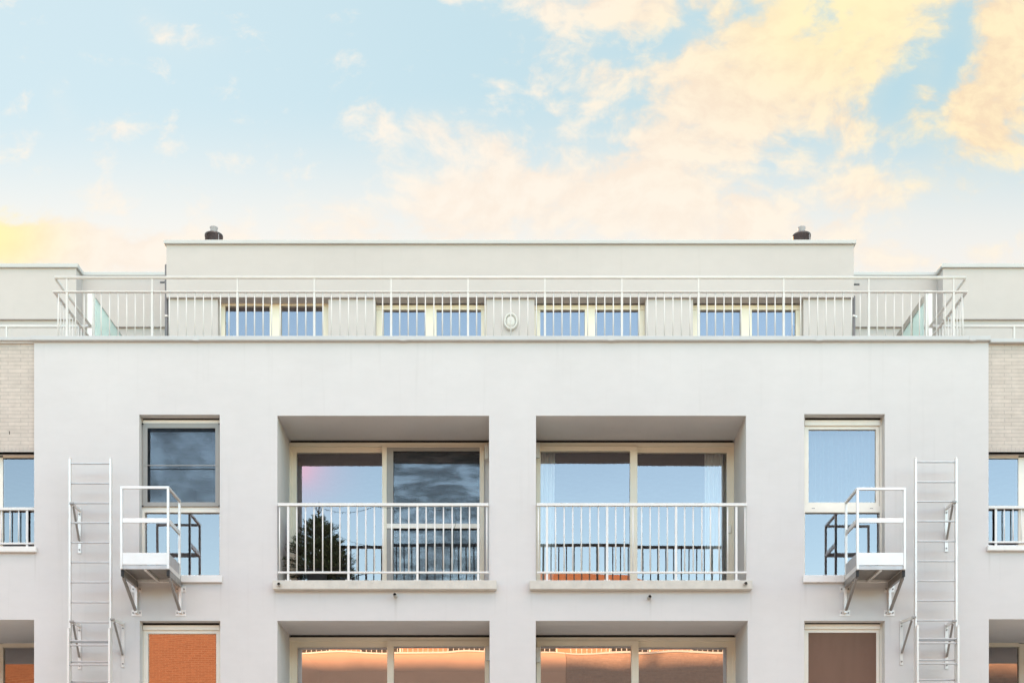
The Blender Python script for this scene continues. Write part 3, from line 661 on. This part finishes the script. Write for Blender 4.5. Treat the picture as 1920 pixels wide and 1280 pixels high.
def balcony_railing(l, r, ytop, ybot, posts, bal, ysill, label, d=-0.035):
    root = thing('balcony_railing', label, 'railing', ((X(l, d) + X(r, d)) / 2, d, Z(ysill, -0.1)), 'white balcony and window railings')
    mb = MB(); hbar(mb, X(l, d), X(r, d), d, Z(ytop, d), 0.05, 0.040); mb.build('top_rail', M['white'], root)
    mb = MB(); hbar(mb, X(l, d), X(r, d), d, Z(ybot, d), 0.035, 0.026); mb.build('bottom_rail', M['white'], root)
    zs = Z(ysill, -0.1) if d < 0 else Z(ysill, -0.06)
    zt0, zb0 = Z(ytop, d) - 0.0205, Z(ybot, d)
    x0 = X(posts[0], d); mb = MB()
    mb.box(x0 - .016, x0 + .016, d - .012, d + .0115, zb0 + 0.0135, zt0, 0, 0.002); mb.box(x0 - .016, x0 + .016, d - .012, d + .0115, zs, zb0 - 0.0135, 0, 0.002)
    mb.box(x0 - .046, x0 + .046, d - .02, d + .02, zs + 0.001, zs + 0.012); 
    for q in (-.035, .035): mb.box(x0 + q - .007, x0 + q + .007, d - .007, d + .007, zs + 0.0125, zs + 0.024)
    o = mb.build('post', M['white'], root)
    for p in posts[1:]: rep(o, (X(p, d) - x0, 0, 0))
    bars(root, [X(p, d) for p in bal], d, zb0 + 0.0132, zt0, 0.0095, 'baluster', 'white')
    return root
def bal_between(ps, n, first, last):
    out = list(first)
    for (a, b), k in zip(zip(ps, ps[1:]), n): out += [a + (b - a) * i / k for i in range(1, k)]
    return out + list(last)
pl = [540.4, 653.5, 782.7, 896.6]
balcony_railing(521, 916, 946, 1072.8, pl, bal_between(pl, (7, 8, 7), (524.2,), (912.7,)), 1087, 'white balcony railing in front of the fir tree, left of the two balconies')
pr = [1025.6, 1138.3, 1267.5, 1380.5]
balcony_railing(1006.5, 1400, 946, 1072.8, pr, bal_between(pr, (7, 8, 7), (1009.4,), (1396.8,)), 1087, 'white balcony railing in front of white curtains, right of the two balconies')
balcony_railing(-108, 68, 954, 1018.6, [-61, 51], [19, 35, 3, -13, -29, -45, -77, -93], 1023.5, 'white window railing under the brick panel at the left edge', 0.112)
balcony_railing(1850, 2028, 951, 1016, [1867, 1979], [1883, 1899.3, 1915, 1931, 1947, 1963, 1995, 2011], 1021.5, 'white window railing under the brick panel at the right edge', 0.112)
# ------------------------------------------------------------------ fire ladders
def bracket(root, xs, xw, z, dl_, drop=0.62):
    """wall bracket: arm from the stile to the wall, upright wall plate, slanting strut"""
    mb = MB(); yl = dl_
    mb.beam((xs, yl, z), (xw, -0.02, z), 0.03, 0.035, 0)
    mb.beam((xs + (xw - xs) * .12, yl + 0.045, z - 0.03), (xw, -0.022, z - drop * 0.72), 0.022, 0.03, 1)
    mb.box(xw - .022, xw + .022, -0.012, 0.0, z - drop, z + 0.03, 0)
    for q in (0.06, drop - 0.05): mb.tube([(xw, -0.012, z - q), (xw, -0.024, z - q)], 0.011, 8, 1)
    mb.box(xs - .03, xs + .03, yl - .034, yl - .0145, z - .012, z + .012, 1)
    return mb.build('bracket', [M['alu'], M['alud']], root)
def ladder(side, s0, s1, top, rungs, brk, name, label, d, zb, hooks=None):
    xa, xb = X(s0, d), X(s1, d)
    root = thing(name, label, 'ladder', ((xa + xb) / 2, d, zb))
    for x in (xa, xb):
        mb = MB(); mb.box(x - .0145, x + .0145, d - .0135, d + .042, zb, Z(top, d) - 0.016, 0, 0.004)
        mb.box(x - .013, x + .013, d - .012, d + .038, Z(top, d) - 0.0155, Z(top, d), 0, 0.006)
        mb.build('stile', M['alu'], root)
    mb = MB(); z0 = Z(rungs[0], d); mb.box(xa + .015, xb - .015, d, d + .03, z0 - .0105, z0 + .0105, 0, 0.004); o = mb.build('rung', M['alur'], root)
    z = z0
    for q in rungs[1:]: z = Z(q, d); rep(o, (0, 0, z - z0))
    while z - 0.2815 > zb + 0.1: z -= 0.2815; rep(o, (0, 0, z - z0))
    for xs, xw, py in brk: bracket(root, X(xs, d), X(xw), Z(py, d), d)
    return root
dl2 = -0.30
ladder('l', 131, 207.3, 857, [868, 905, 942, 979, 1016, 1053, 1090.5, 1128, 1165.5], [(135.5, 149.5, 944), (135.5, 149.5, 1165), (211.5, 231, 1161)], 'fire_ladder',
       'fixed aluminium fire ladder on the white wall left of the left escape platform', dl2, 2.9)
ladder('r', 1717, 1793, 857, [865, 902.5, 939.3, 976, 1013.5, 1050.8, 1088, 1125, 1162], [(1788.5, 1774, 941), (1788.5, 1774.5, 1164), (1712.5, 1690, 1157)], 'fire_ladder',
       'fixed aluminium fire ladder on the white wall right of the right escape platform', dl2, 2.9)
ladder('l', 128.3, 205, 1176, [1200, 1208.5, 1245.5, 1282], [], 'drop_ladder', 'sliding lower ladder section hooked on the fixed ladder at lower left', -0.375, 2.3)
ladder('r', 1720.3, 1796.5, 1171, [1196.5, 1204.5, 1243, 1280], [], 'drop_ladder', 'sliding lower ladder section hooked on the fixed ladder at lower right', -0.375, 2.3)
# ------------------------------------------------------------------ escape platforms
def platform(px, m, label):
    """px: photo x of the left platform's key points mapped through m() for the mirrored one"""
    df = -0.68
    fx0, fx1 = sorted((X(px[0], df), X(px[1], df)))           # outer posts at the front
    inner = fx1 if not m else fx0                              # post line nearer the window
    s = 1 if not m else -1                                     # +1: window lies to the right
    ztop = Z(911.5 if not m else 914, df); zd = Z(1066.5 if not m else 1067.5, df)
    root = thing('escape_platform', label, 'platform', ((fx0 + fx1) / 2, df / 2, zd), 'aluminium escape platforms')
    hw = 0.0165
    def post(x, y, z0, z1): 
        mb = MB(); mb.box(x - hw, x + hw, y - hw, y + hw, z0, z1, 0, 0.004); mb.build('post', M['alu'], root)
    xa, xb = fx0 + hw, fx1 - hw
    post(xa, df, zd - 0.0, ztop - 0.034); post(xb, df, zd - 0.0, ztop - 0.034)
    xi = inner - s * hw; yb = -0.09
    post(xi, yb, zd, ztop - 0.034)
    mb = MB(); mb.box(fx0, fx1, df - hw, df + hw, ztop - 0.0335, ztop, 0, 0.003); mb.box(xi - hw, xi + hw, df + hw + .0005, yb + hw, ztop - 0.0335, ztop, 0, 0.003)
    mb.build('top_rail', M['alu'], root)
    zm = Z(975.5, df)
    mb = MB(); mb.box(xa + hw, xb - hw, df - .012, df + .012, zm - .032, zm + .032, 0, 0.004); mb.box(xi - .012, xi + .012, df + hw, yb - hw, zm - .032, zm + .032, 0, 0.004)
    mb.build('middle_rail', M['alu'], root)
    zk = Z(1036, df)
    mb = MB(); mb.box(xa + hw, xb - hw, df - .010, df + .006, zd + 0.062, zk, 0, 0.002); mb.box(xi - .008, xi + .008, df + hw, yb - hw, zd + 0.062, zk, 1, 0.002)  # side board darker: shade of its turned face put into the metal
    mb.build('toe_board', [M['alu'], M['alur']], root)
    # deck: edge channel all round, plate on top, joist below
    mb = MB(); x0, x1 = fx0, fx1
    mb.box(x0 + .034, x1 - .034, df - .002, df + .02, zd, zd + 0.056, 2, 0.003); mb.box(x0, x0 + .0335, df + hw + .002, -0.012, zd - .002, zd + 0.06, 0); mb.box(x1 - .0335, x1, df + hw + .002, -0.012, zd - .002, zd + 0.06, 0)
    mb.box(x0 + .034, x1 - .034, -0.045, -0.012, zd - .002, zd + 0.06, 0)
    mb.box(x0 + .034, x1 - .034, df + .021, -0.046, zd + 0.02, zd + 0.045, 1)
    mb.box((x0 + x1) / 2 - .02, (x0 + x1) / 2 + .02, df + .021, -0.046, zd - 0.012, zd + 0.019, 0)
    mb.build('deck', [M['alu'], M['alud'], M['alur']], root)
    # two cantilever brackets
    for x in (fx0 + 0.022, fx1 - 0.022):
        b = MB(); zb = zd - 0.005; h = 0.085
        b.box(x - .02, x + .02, df + .03, -0.012, zb - h, zb, 1)
        b.beam((x, df + .055, zb - h - .006), (x, -0.05, Z(1146)), 0.034, 0.034, 1)
        b.box(x - .019, x + .019, -0.045, -0.008, Z(1150), zb - h, 0)
        b.box(x - .021, x + .021, -0.075, -0.0455, Z(1150), Z(1144), 0)
        o = b.build('bracket', [M['alu'], M['alud']], root)
        c = MB(); c.box(x - .0195, x + .0195, df + .012, df + .0295, zb - h, zb - .001); c.build('end_cap', M['black'], o)
        for zz in (Z(1148.5), Z(1104)):
            c = MB(); c.box(x - .075, x + .075, -0.0075, 0.0, zz - .045, zz + .045, 0, 0.002)
            for q in (-.05, .05): c.tube([(x + q, -0.007, zz), (x + q, -0.02, zz)], 0.011, 8, 1)
            c.build('wall_plate', [M['alu'], M['alud']], o)
    return root
platform((225.8, 317.6), False, 'small aluminium escape platform on brackets beside the left tall window')
platform((1605.5, 1698), True, 'small aluminium escape platform on brackets beside the right tall window')
# ------------------------------------------------------------------ roof flues
for px, lab in ((401, 'dark round flue with pale cap on the roof above the left penthouse end'), (1503, 'dark round flue with pale cap on the roof above the right penthouse end')):
    d = 4.2; cx = X(px, d); r = 16.3 * (D0 + d) / F; zt1 = Z(433.0, d - r); zt2 = Z(423.5, d - r * .4)
    root = thing('roof_flue', lab, 'chimney', (cx, d, PT - 0.04), 'steel flues on the penthouse roof')
    mb = MB(); mb.lathe(cx, d, [(r, PT - .04), (r, zt1 - .03), (r * 1.04, zt1 - .03), (r * 1.04, zt1), (r * .5, zt1 + 0.012), (0.001, zt1 + .012)], 40); mb.build('casing', M['flue'], root)
    mb = MB(); mb.tube([(cx + r * .72, d - r * .72, PT), (cx + r * .72, d - r * .72, zt1 - .03)], 0.006, 6); mb.build('seam', M['fluecap'], root)
    q = r * .40; mb = MB(); mb.lathe(cx, d, [(q, zt1 + .005), (q, zt2 - .03), (q * 1.16, zt2 - .008), (q * 1.16, zt2), (q * .85, zt2), (q * .85, zt2 - .1)], 32); mb.build('cap', M['fluecap'], root)
# ------------------------------------------------------------------ downpipes and overflow spouts beside the penthouse
for sgn, px, ptop, lab in ((-1, 312.6, 497, 'dark grey downpipe at the penthouse\'s left corner'), (1, 1600.2, 556, 'dark grey downpipe at the penthouse\'s right corner')):
    d = DP + 0.11; cx = X(px, d); root = thing('downpipe', lab, 'pipe', (cx, d, zt), 'downpipes at the penthouse corners')
    mb = MB(); mb.tube([(cx, d, zt + .002), (cx, d, Z(ptop, d))], 0.031, 16); mb.build('pipe', M['pipe'], root)
    mb = MB(); zz = Z(593.5, d); mb.lathe(cx, d, [(.0315, zz - .017), (.036, zz - .017), (.036, zz + .017), (.0315, zz + .017)], 16); mb.box(cx + .02, cx + .06, d - .012, d + .012, zz - .012, zz + .012); mb.build('pipe_clip', M['alu'], root)
for sgn, pa, pb_, ya, yb_, lab in ((-1, 310, 301.5, 529, 532, 'small grey spout sticking out near the left penthouse corner'), (1, 1601.5, 1610, 533, 536, 'small grey spout sticking out near the right penthouse corner')):
    d = DP + .2; mb = MB(); mb.beam((X(pa, d) - sgn * .06, d, Z(ya, d)), (X(pb_, d), d - .05, Z(yb_, d)), 0.025, 0.022, 0, Vector((0, 1, 0)))
    tag(mb.build('overflow_spout', M['pipe']), lab, 'spout', 'overflow spouts at the penthouse corners')
# ------------------------------------------------------------------ glass partitions on the terrace
xp = X(178, 2.62)
root = thing('glass_partition', 'frosted greenish glass partition with white post at the left end of the terrace', 'partition', (xp, 3.3, zt), 'glass partitions between the terraces')
zg = Z(558, 2.62)
mb = MB(); mb.box(X(166, 2.62), xp - .003, 2.56, 2.64, zt, Z(548, 2.62), 0, 0.004); mb.build('post', M['white'], root)
mb = MB(); mb.box(xp - .01, xp + .01, 2.641, DK - .002, zt, zg - 0.012); mb.build('glass', M['partition'], root)
mb = MB(); mb.box(xp - .012, xp + .012, 2.641, DK - .002, zg - 0.0115, zg + .004); mb.build('top_edge', M['grey'], root)
xp = X(1734, 2.62); zg = Z(554.5, 2.62)
root = thing('glass_partition', 'glass partition with broad beige top frame and white post at the right end of the terrace', 'partition', (xp, 3.3, zt), 'glass partitions between the terraces')
mb = MB(); mb.box(xp + .003, X(1746, 2.62), 2.56, 2.64, zt, Z(547.5, 2.62), 0, 0.004); mb.build('post', M['white'], root)
mb = MB(); mb.box(xp - .03, xp + .0, 2.641, DK - .002, zg - .115, zg, 0, 0.004); mb.box(xp - .03, xp, 3.18, 3.24, zt, zg - .1155); mb.build('frame', M['spout'], root)
mb = MB(); mb.box(xp - .02, xp - .01, 2.641, 3.179, zt, zg - .1155); mb.box(xp - .02, xp - .01, 3.241, DK - .002, zt, zg - .1155); mb.build('glass', M['partition'], root)
# ------------------------------------------------------------------ lamps
d = dl; cx, cz = X(957.6, d), Z(604.3, d)
root = thing('wall_lamp', 'round white bulkhead wall lamp between the two middle penthouse windows', 'lamp', (cx, d, cz))
mb = MB()
def disc_lathe(mb, cx, cz, prof, n=40, sy=1.22):
    i0 = len(mb.v)
    for r, y in prof:
        for j in range(n):
            a = 2 * math.pi * j / n; mb.v.append((cx + r * math.cos(a), y, cz + r * sy * math.sin(a)))
    for k in range(len(prof) - 1):
        for j in range(n):
            a = i0 + k * n + j; b = i0 + k * n + (j + 1) % n
            mb.f.append((a, b, b + n, a + n)); mb.m.append(0); mb.sm.append(True)
disc_lathe(mb, cx, cz, [(.117, d), (.119, d - .03), (.117, d - .052), (.104, d - .062), (.088, d - .056), (.082, d - .035)]); mb.build('ring', M['lamp'], root)
mb = MB(); disc_lathe(mb, cx, cz, [(.0819, d - .03), (.07, d - .045), (.04, d - .052), (.001, d - .054)]); mb.build('diffuser', M['lamp'], root)
for a, b, y0, y1, lab in ((908.5, 916.5, 833, 861, 'white wall lamp inside the upper left balcony'), (1004.5, 1012, 830, 858.5, 'white wall lamp inside the upper right balcony'),
                          (911, 918.5, 1210, 1237.5, 'white wall lamp inside the lower left balcony'), (1005, 1013, 1213, 1240.5, 'white wall lamp inside the lower right balcony')):
    d = 0.87; cx = (X(a, d) + X(b, d)) / 2; z0, z1 = Z(y1, d), Z(y0, d)
    root = thing('wall_lamp', lab, 'lamp', (cx, d, z0), 'white lamps inside the balconies')
    mb = MB(); mb.box(cx - .032, cx + .032, d - .028, d + .028, z0, z1, 0, 0.008); mb.build('lamp_body', M['lamp'], root)
    mb = MB(); mb.box(cx - .02, cx + .02, d + .0285, 0.95, (z0 + z1) / 2 - .03, (z0 + z1) / 2 + .03); mb.build('wall_mount', M['white'], root)
# ------------------------------------------------------------------ drain spouts
for px, py, yw, L, lab in ((740, 1113.5, 0.0, .13, 'dark-mouthed drain spout in the wall below the left balcony'), (1218.5, 1117.5, 0.0, .11, 'dark-mouthed drain spout in the wall below the right balcony'),
                        (522.5, 1094, -0.10, .05, 'dark-mouthed drain spout through the left balcony sill'), (1398.5, 1093, -0.10, .05, 'dark-mouthed drain spout through the right balcony sill')):
    y = yw - L; cx, cz = X(px, y), Z(py, y); mb = MB(); r = .027; n = 20
    i0 = len(mb.v)
    for rr, yy in ((r, yw + .03), (r, y), (r * .78, y), (r * .78, yw + .02)):
        for j in range(n): a = 2 * math.pi * j / n; mb.v.append((cx + rr * math.cos(a), yy, cz + rr * math.sin(a)))
    for k in range(3):
        for j in range(n):
            a = i0 + k * n + j; b = i0 + k * n + (j + 1) % n; mb.f.append((a, b, b + n, a + n)); mb.m.append(1 if k == 2 else 0); mb.sm.append(True)
    mb.f.append(tuple(i0 + 3 * n + j for j in range(n))); mb.m.append(1); mb.sm.append(False)
    tag(mb.build('drain_spout', [M['spout'], M['black']], None, (cx, yw, cz)), lab, 'spout', 'drain spouts of the balconies')
# ------------------------------------------------------------------ curtains
def curtain(x0, x1, d, z0, z1, mat, label, folds, amp=0.03, flare=0.0):
    mb = MB(); nx = int(folds * 10); nz = 6; rows = []
    for j in range(nz + 1):
        t = j / nz; row = []
        for i in range(nx + 1):
            s = i / nx; x = x0 + (x1 - x0) * s - flare * (1 - t) * s
            y = d + amp * math.sin(s * folds * 2 * math.pi + 0.5 * math.sin(s * 9)) * (0.75 + 0.25 * (1 - t)); row.append((x, y, z0 + (z1 - z0) * t))
        rows.append(row)
    for j in range(nz):
        for i in range(nx): mb.face([rows[j][i], rows[j][i + 1], rows[j + 1][i + 1], rows[j + 1][i]], 0, True)
    return tag(mb.build('curtain', M[mat], None, (x0, d, z0)), label, 'curtain', 'curtains behind the windows')
dc = 1.14; zb, zt_ = Z(1120, .97), Z(838, dc)
curtain(X(1008, dc), X(1041, dc), dc, zb, zt_, 'curtain', 'narrow white curtain gathered at the left side of the right balcony\'s glass door', 4, .025, 0.03)
curtain(X(1321, dc), X(1356, dc), dc, zb, zt_, 'curtain', 'white curtain gathered at the right side of the right balcony\'s glass door', 5, .025)
curtain(X(1356, dc + .05), X(1368, dc + .05), dc + .05, zb, zt_, 'olive', 'thin olive strip of curtain at the far right of the right balcony\'s glass door', 2, .02)
curtain(X(1512, .34), X(1650, .34), .34, Z(945, .34), Z(799, .34), 'curtainb', 'thin grey voile curtain behind the upper pane of the right tall window', 9, .025)
# ------------------------------------------------------------------ spruce in a pot, string of lights
tx, ty = X(597, 0.5), 0.50
zf = Z(1087, -0.1) - 0.02
root = thing('fir_tree', 'small dark green potted fir tree behind the left balcony railing', 'tree', (tx, ty, zf + .06))
ztree = Z(940, ty)
trunk = MB(); trunk.tube([(tx - .02, ty, zf + .08), (tx - .01, ty, zf + .5), (tx, ty, ztree - .25), (tx + .008, ty, ztree - .02)], [.03, .022, .011, .004], 8)
trunk.build('trunk', M['bark'], root)
fol = MB()
def needle_twig(p0, p1, nn, ln, mi):
    p0, p1 = Vector(p0), Vector(p1); ax = (p1 - p0); L = ax.length
    if L < 1e-4: return
    t = ax / L; a = t.orthogonal().normalized(); b = t.cross(a)
    fol.tube([p0, p1], [.0035, .0015], 4, 2, False)
    for i in range(nn):
        s = (i + random.random()) / nn; an = random.uniform(0, 2 * math.pi); q = p0 + ax * s
        o = (a * math.cos(an) + b * math.sin(an)); dirn = (o * 0.85 + t * 0.75).normalized(); l = ln * random.uniform(.75, 1.2) * (1 - .35 * s)
        w = t.cross(o).normalized() * 0.0022
        e = q + dirn * l; fol.face([q - w, q + w, e + w * .5, e - w * .5], mi)
def branch(base, az, el, L, sub):
    d = Vector((math.cos(az) * math.cos(el), math.sin(az) * math.cos(el), math.sin(el)))
    pts = [base + d * L * s + Vector((0, 0, L * (.10 * s * s - .02 * s))) for s in (0, .25, .5, .75, 1)]
    fol.tube(pts, [.006, .005, .004, .003, .002], 5, 2, False)
    mi = 1 if random.random() < .3 else 0
    for a, b in zip(pts, pts[1:]): needle_twig(a, b, int(70 * L), .022, mi)
    for s in sub:
        k = min(int(s * 4), 3); p = pts[k].lerp(pts[k + 1], s * 4 - k)
        for sg in (-1, 1):
            a2 = az + sg * random.uniform(.6, .95); l2 = L * (1 - s) * random.uniform(.5, .75) + .05
            d2 = Vector((math.cos(a2) * math.cos(el), math.sin(a2) * math.cos(el), math.sin(el) + random.uniform(-.05, .25)))
            needle_twig(p, p + d2 * l2, int(16 + 110 * l2), .021, 1 if random.random() < .35 else 0)
for i in range(150):
    t = (i / 149.0) ** 0.92
    zz = zf + .24 + (ztree - .27 - zf - .24) * t
    Lr = (0.48 * (1 - t ** 1.5) + 0.07) * random.choice((.6, .8, .92, 1.0, 1.0, 1.12)) * random.uniform(.92, 1.08)
    az = i * 2.399 + random.uniform(-.3, .3)
    c, s = math.cos(az), math.sin(az)
    if abs(s) > .3: Lr = min(Lr, .43 / abs(s))     # reveal and parapet squeeze it
    el = random.uniform(-.10, .22) + .55 * t ** 1.5
    branch(Vector((tx - .01 + .015 * t, ty, zz)), az, el, Lr, [.18, .34, .5, .66, .8, .92] if Lr > .2 else [.3, .6])
for ang, el, L, zz in ((0.1, .18, .58, .40), (-.25, .10, .55, .36), (.35, .02, .52, .33), (3.3, .12, .42, .62), (2.9, .15, .44, .52), (-.1, .55, .40, .5), (0.2, .7, .3, .75), (3.0, .75, .3, .72), (3.4, .3, .36, .36)):
    branch(Vector((tx, ty, zf + zz)), ang, el, L, [.25, .5, .75])
needle_twig((tx + .004, ty, ztree - .2), (tx + .012, ty, ztree), 60, .016, 1)
for k in range(5): branch(Vector((tx, ty, ztree - .2 + .012 * k)), k * 1.257 + .3, 1.0, .11 + .02 * (k % 2), [])
fol.build('crown', [M['needle'], M['needle2'], M['bark']], root)
px_ = X(586, 0.42)
root = thing('plant_pot', 'dark grey tapered plant pot under the fir tree on the left balcony', 'pot', (tx - .02, ty, zf))
mb = MB(); mb.lathe(tx - .02, ty, [(.001, zf), (.115, zf), (.155, zf + .27), (.168, zf + .27), (.168, zf + .31), (.15, zf + .31), (.145, zf + .27)], 36); pb0 = mb.build('pot_body', M['pot'], root)
mb = MB(); mb.lathe(tx - .02, ty, [(.1449, zf + .268), (.08, zf + .28), (.001, zf + .285)], 24); mb.build('soil', M['bark'], root)
def sag(a, b, drop, n=14): 
    a, b = Vector(a), Vector(b); return [a.lerp(b, i / n) - Vector((0, 0, drop * 4 * (i / n) * (1 - i / n))) for i in range(n + 1)]
yl = 0.06
A = Vector((X(598, .42), .42, Z(950, .42))); B = Vector((X(702, yl), yl, Z(949, yl))); C = Vector((X(785, 0.0), 0.0, Z(950, 0.0))); Dp = Vector((X(850, 0.02), 0.02, Z(952, 0.02)))
wp = sag(A, B, .085) + sag(B, C, .02)[1:] + sag(C, Dp, .035)[1:]
wp += [Vector((X(853.5 + 2.5 * math.sin(i * 1.1) - i * .35, .03), .03, Z(952 + i * 13, .03))) for i in range(1, 11)]
# and wound round the tree
hel = []
for i in range(60):
    t = i / 59; a = t * 2 * math.pi * 4.2 + .5; rr = .04 + .38 * t
    hel.append(Vector((tx + rr * math.cos(a), ty + min(rr, .36) * math.sin(a), ztree - .12 - (ztree - zf - .55) * t)))
root = thing('fairy_lights', 'thin dark string of fairy lights hung from the fir tree along the left balcony railing', 'string lights', tuple(A))
mb = MB(); mb.tube(list(reversed(hel)) + wp, .0032, 5); mb.build('wire', M['wire'], root)
bl = MB()
for i in range(2, len(wp), 2):
    p = wp[i]; bl.tube([p, p - Vector((random.uniform(-.006, .006), 0, .022))], .0035, 5)
bl.build('bulb_socket', M['wire'], root)
b0 = None
for i in range(1, 60, 3):
    p = hel[i]; 
    if b0 is None: mb = MB(); mb.tube([p, p - Vector((0, 0, .012)), p - Vector((0, 0, .02))], [.004, .007, .002], 7); b0 = mb.build('bulb', M['bulb'], root, tuple(p - A)) if False else mb.build('bulb', M['bulb'], root); q0 = p
    else: rep(b0, p - q0)
# ------------------------------------------------------------------ the other side of the street (met only as reflections)
def opposite(x0, x1, y, h, mat, label, name):
    root = thing(name, label, 'building', ((x0 + x1) / 2, y - 5, 0)); hs = []
    nwin = max(1, int((x1 - x0) / 3.1)); st = (x1 - x0) / nwin
    for f in range(3):
        for i in range(nwin):
            cx = x0 + st * (i + .5); hs.append((cx - .75, cx + .75, .3 + 2.95 * f, 2.0 + 2.95 * f, -0.18))
    mb = MB(); wall_grid(mb, x0, x1, -.2, h, y, hs)
    for xx in (x0, x1): mb.face([(xx, y, -.2), (xx, y, h), (xx, y - 9, h), (xx, y - 9, -.2)])
    mb.face([(x0, y - 9, -.2), (x1, y - 9, -.2), (x1, y - 9, h), (x0, y - 9, h)])
    mb.build('wall', M[mat], root)
    mb = MB(); mb.box(x0, x1, y - 9, y - .4, h - .25, h - .15); mb.build('roof', M['roof'], root)
    mb = MB(); mb.box(x0, x1, y - .42, y + .05, h + .001, h + .07, 0, .005); mb.build('coping', M['coping'], root)
    w0 = None
    for a, b, c, d_, e in hs:
        if w0 is None:
            mb = MB(); mb.ring(a, b, y - .17, y - .1, c, d_, .07, .07, .07, .07); w0 = mb.build('window', M['cream2'], root); q0 = (a, c)
            k = MB(); k.box(a + .07, b - .07, y - .15, y - .14, c + .07, d_ - .07); k.build('pane', M['black'], w0)
        else: rep_tree(w0, (a - q0[0], 0, c - q0[1]))
    return root
h_o = 10.2; yo = -24.0
o0 = opposite(-27, -9.31, yo, h_o + 1.1, 'orange', 'sunlit-toned orange brick apartment block across the street', 'brick_apartment_block')
o1 = opposite(-9.3, 1.9, yo, h_o, 'pink', 'shade-toned mauve rendered apartment block across the street', 'rendered_apartment_block')
o2 = opposite(1.91, 27, yo, h_o, 'brown', 'shade-toned brown brick apartment block across the street', 'brick_apartment_block')
for x0, x1, lab in ((-9.1, 1.7, 'white railing on the mauve block\'s roof edge across the street'), (2.1, 16.8, 'white railing on the brown block\'s roof edge across the street')):
    root = thing('roof_railing', lab, 'railing', ((x0 + x1) / 2, yo - .2, h_o)); zz = h_o + .07
    mb = MB(); mb.box(x0, x1, yo - .22, yo - .18, zz + .42, zz + .46); mb.build('handrail', M['white'], root)
    mb = MB(); mb.tube([(x0, yo - .2, zz), (x0, yo - .2, zz + .42)], .016, 6); o = mb.build('baluster', M['white'], root)
    for i in range(1, min(99, int((x1 - x0) / .18))): rep(o, (i * .18, 0, 0))
# set-back roof storey with dark windows behind those railings, and a gabled attic on it
y2 = yo - 2.0
root = thing('roof_storey', 'salmon brick roof storey set back behind white roof railings across the street', 'roof storey', (4, y2 - 3, h_o))
whs = [(a, a + 1.5, h_o + .25, h_o + 2.1, -.12) for a in (-8.2, -5.6, -2.4, .2, 3.6, 6.6, 9.2, 12.0, 14.4)]
mb = MB(); wall_grid(mb, -9.2, 17, h_o - .3, 12.6, y2, whs)
for xx in (-9.2, 17): mb.face([(xx, y2, h_o - .3), (xx, y2, 12.6), (xx, y2 - 5.5, 12.6), (xx, y2 - 5.5, h_o - .3)])
mb.face([(-9.2, y2 - 5.5, h_o - .3), (17, y2 - 5.5, h_o - .3), (17, y2 - 5.5, 12.6), (-9.2, y2 - 5.5, 12.6)]); mb.face([(-9.2, y2, 12.6), (17, y2, 12.6), (17, y2 - 5.5, 12.6), (-9.2, y2 - 5.5, 12.6)])
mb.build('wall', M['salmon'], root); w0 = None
for a, b, c, d_, e in whs:
    if w0 is None:
        mb = MB(); mb.ring(a, b, y2 - .11, y2 - .05, c, d_, .06, .06, .06, .06); w0 = mb.build('window', M['cream2'], root); q0 = a
        k = MB(); k.box(a + .06, b - .06, y2 - .10, y2 - .09, c + .06, d_ - .06); k.build('pane', M['black'], w0)
    else: rep_tree(w0, (a - q0, 0, 0))
mb = MB(); gx = [(0.3, 12.65), (6.2, 12.65), (6.2, 13.25), (4.4, 13.75), (0.3, 13.95)]
ya, yb = y2 - 1.0, y2 - 5
mb.face([(a, ya, b) for a, b in gx]); mb.face([(a, yb, b) for a, b in reversed(gx)])
for i in range(len(gx)):
    (a, b), (c, e) = gx[i], gx[(i + 1) % len(gx)]; mb.face([(a, ya, b), (a, yb, b), (c, yb, e), (c, ya, e)])
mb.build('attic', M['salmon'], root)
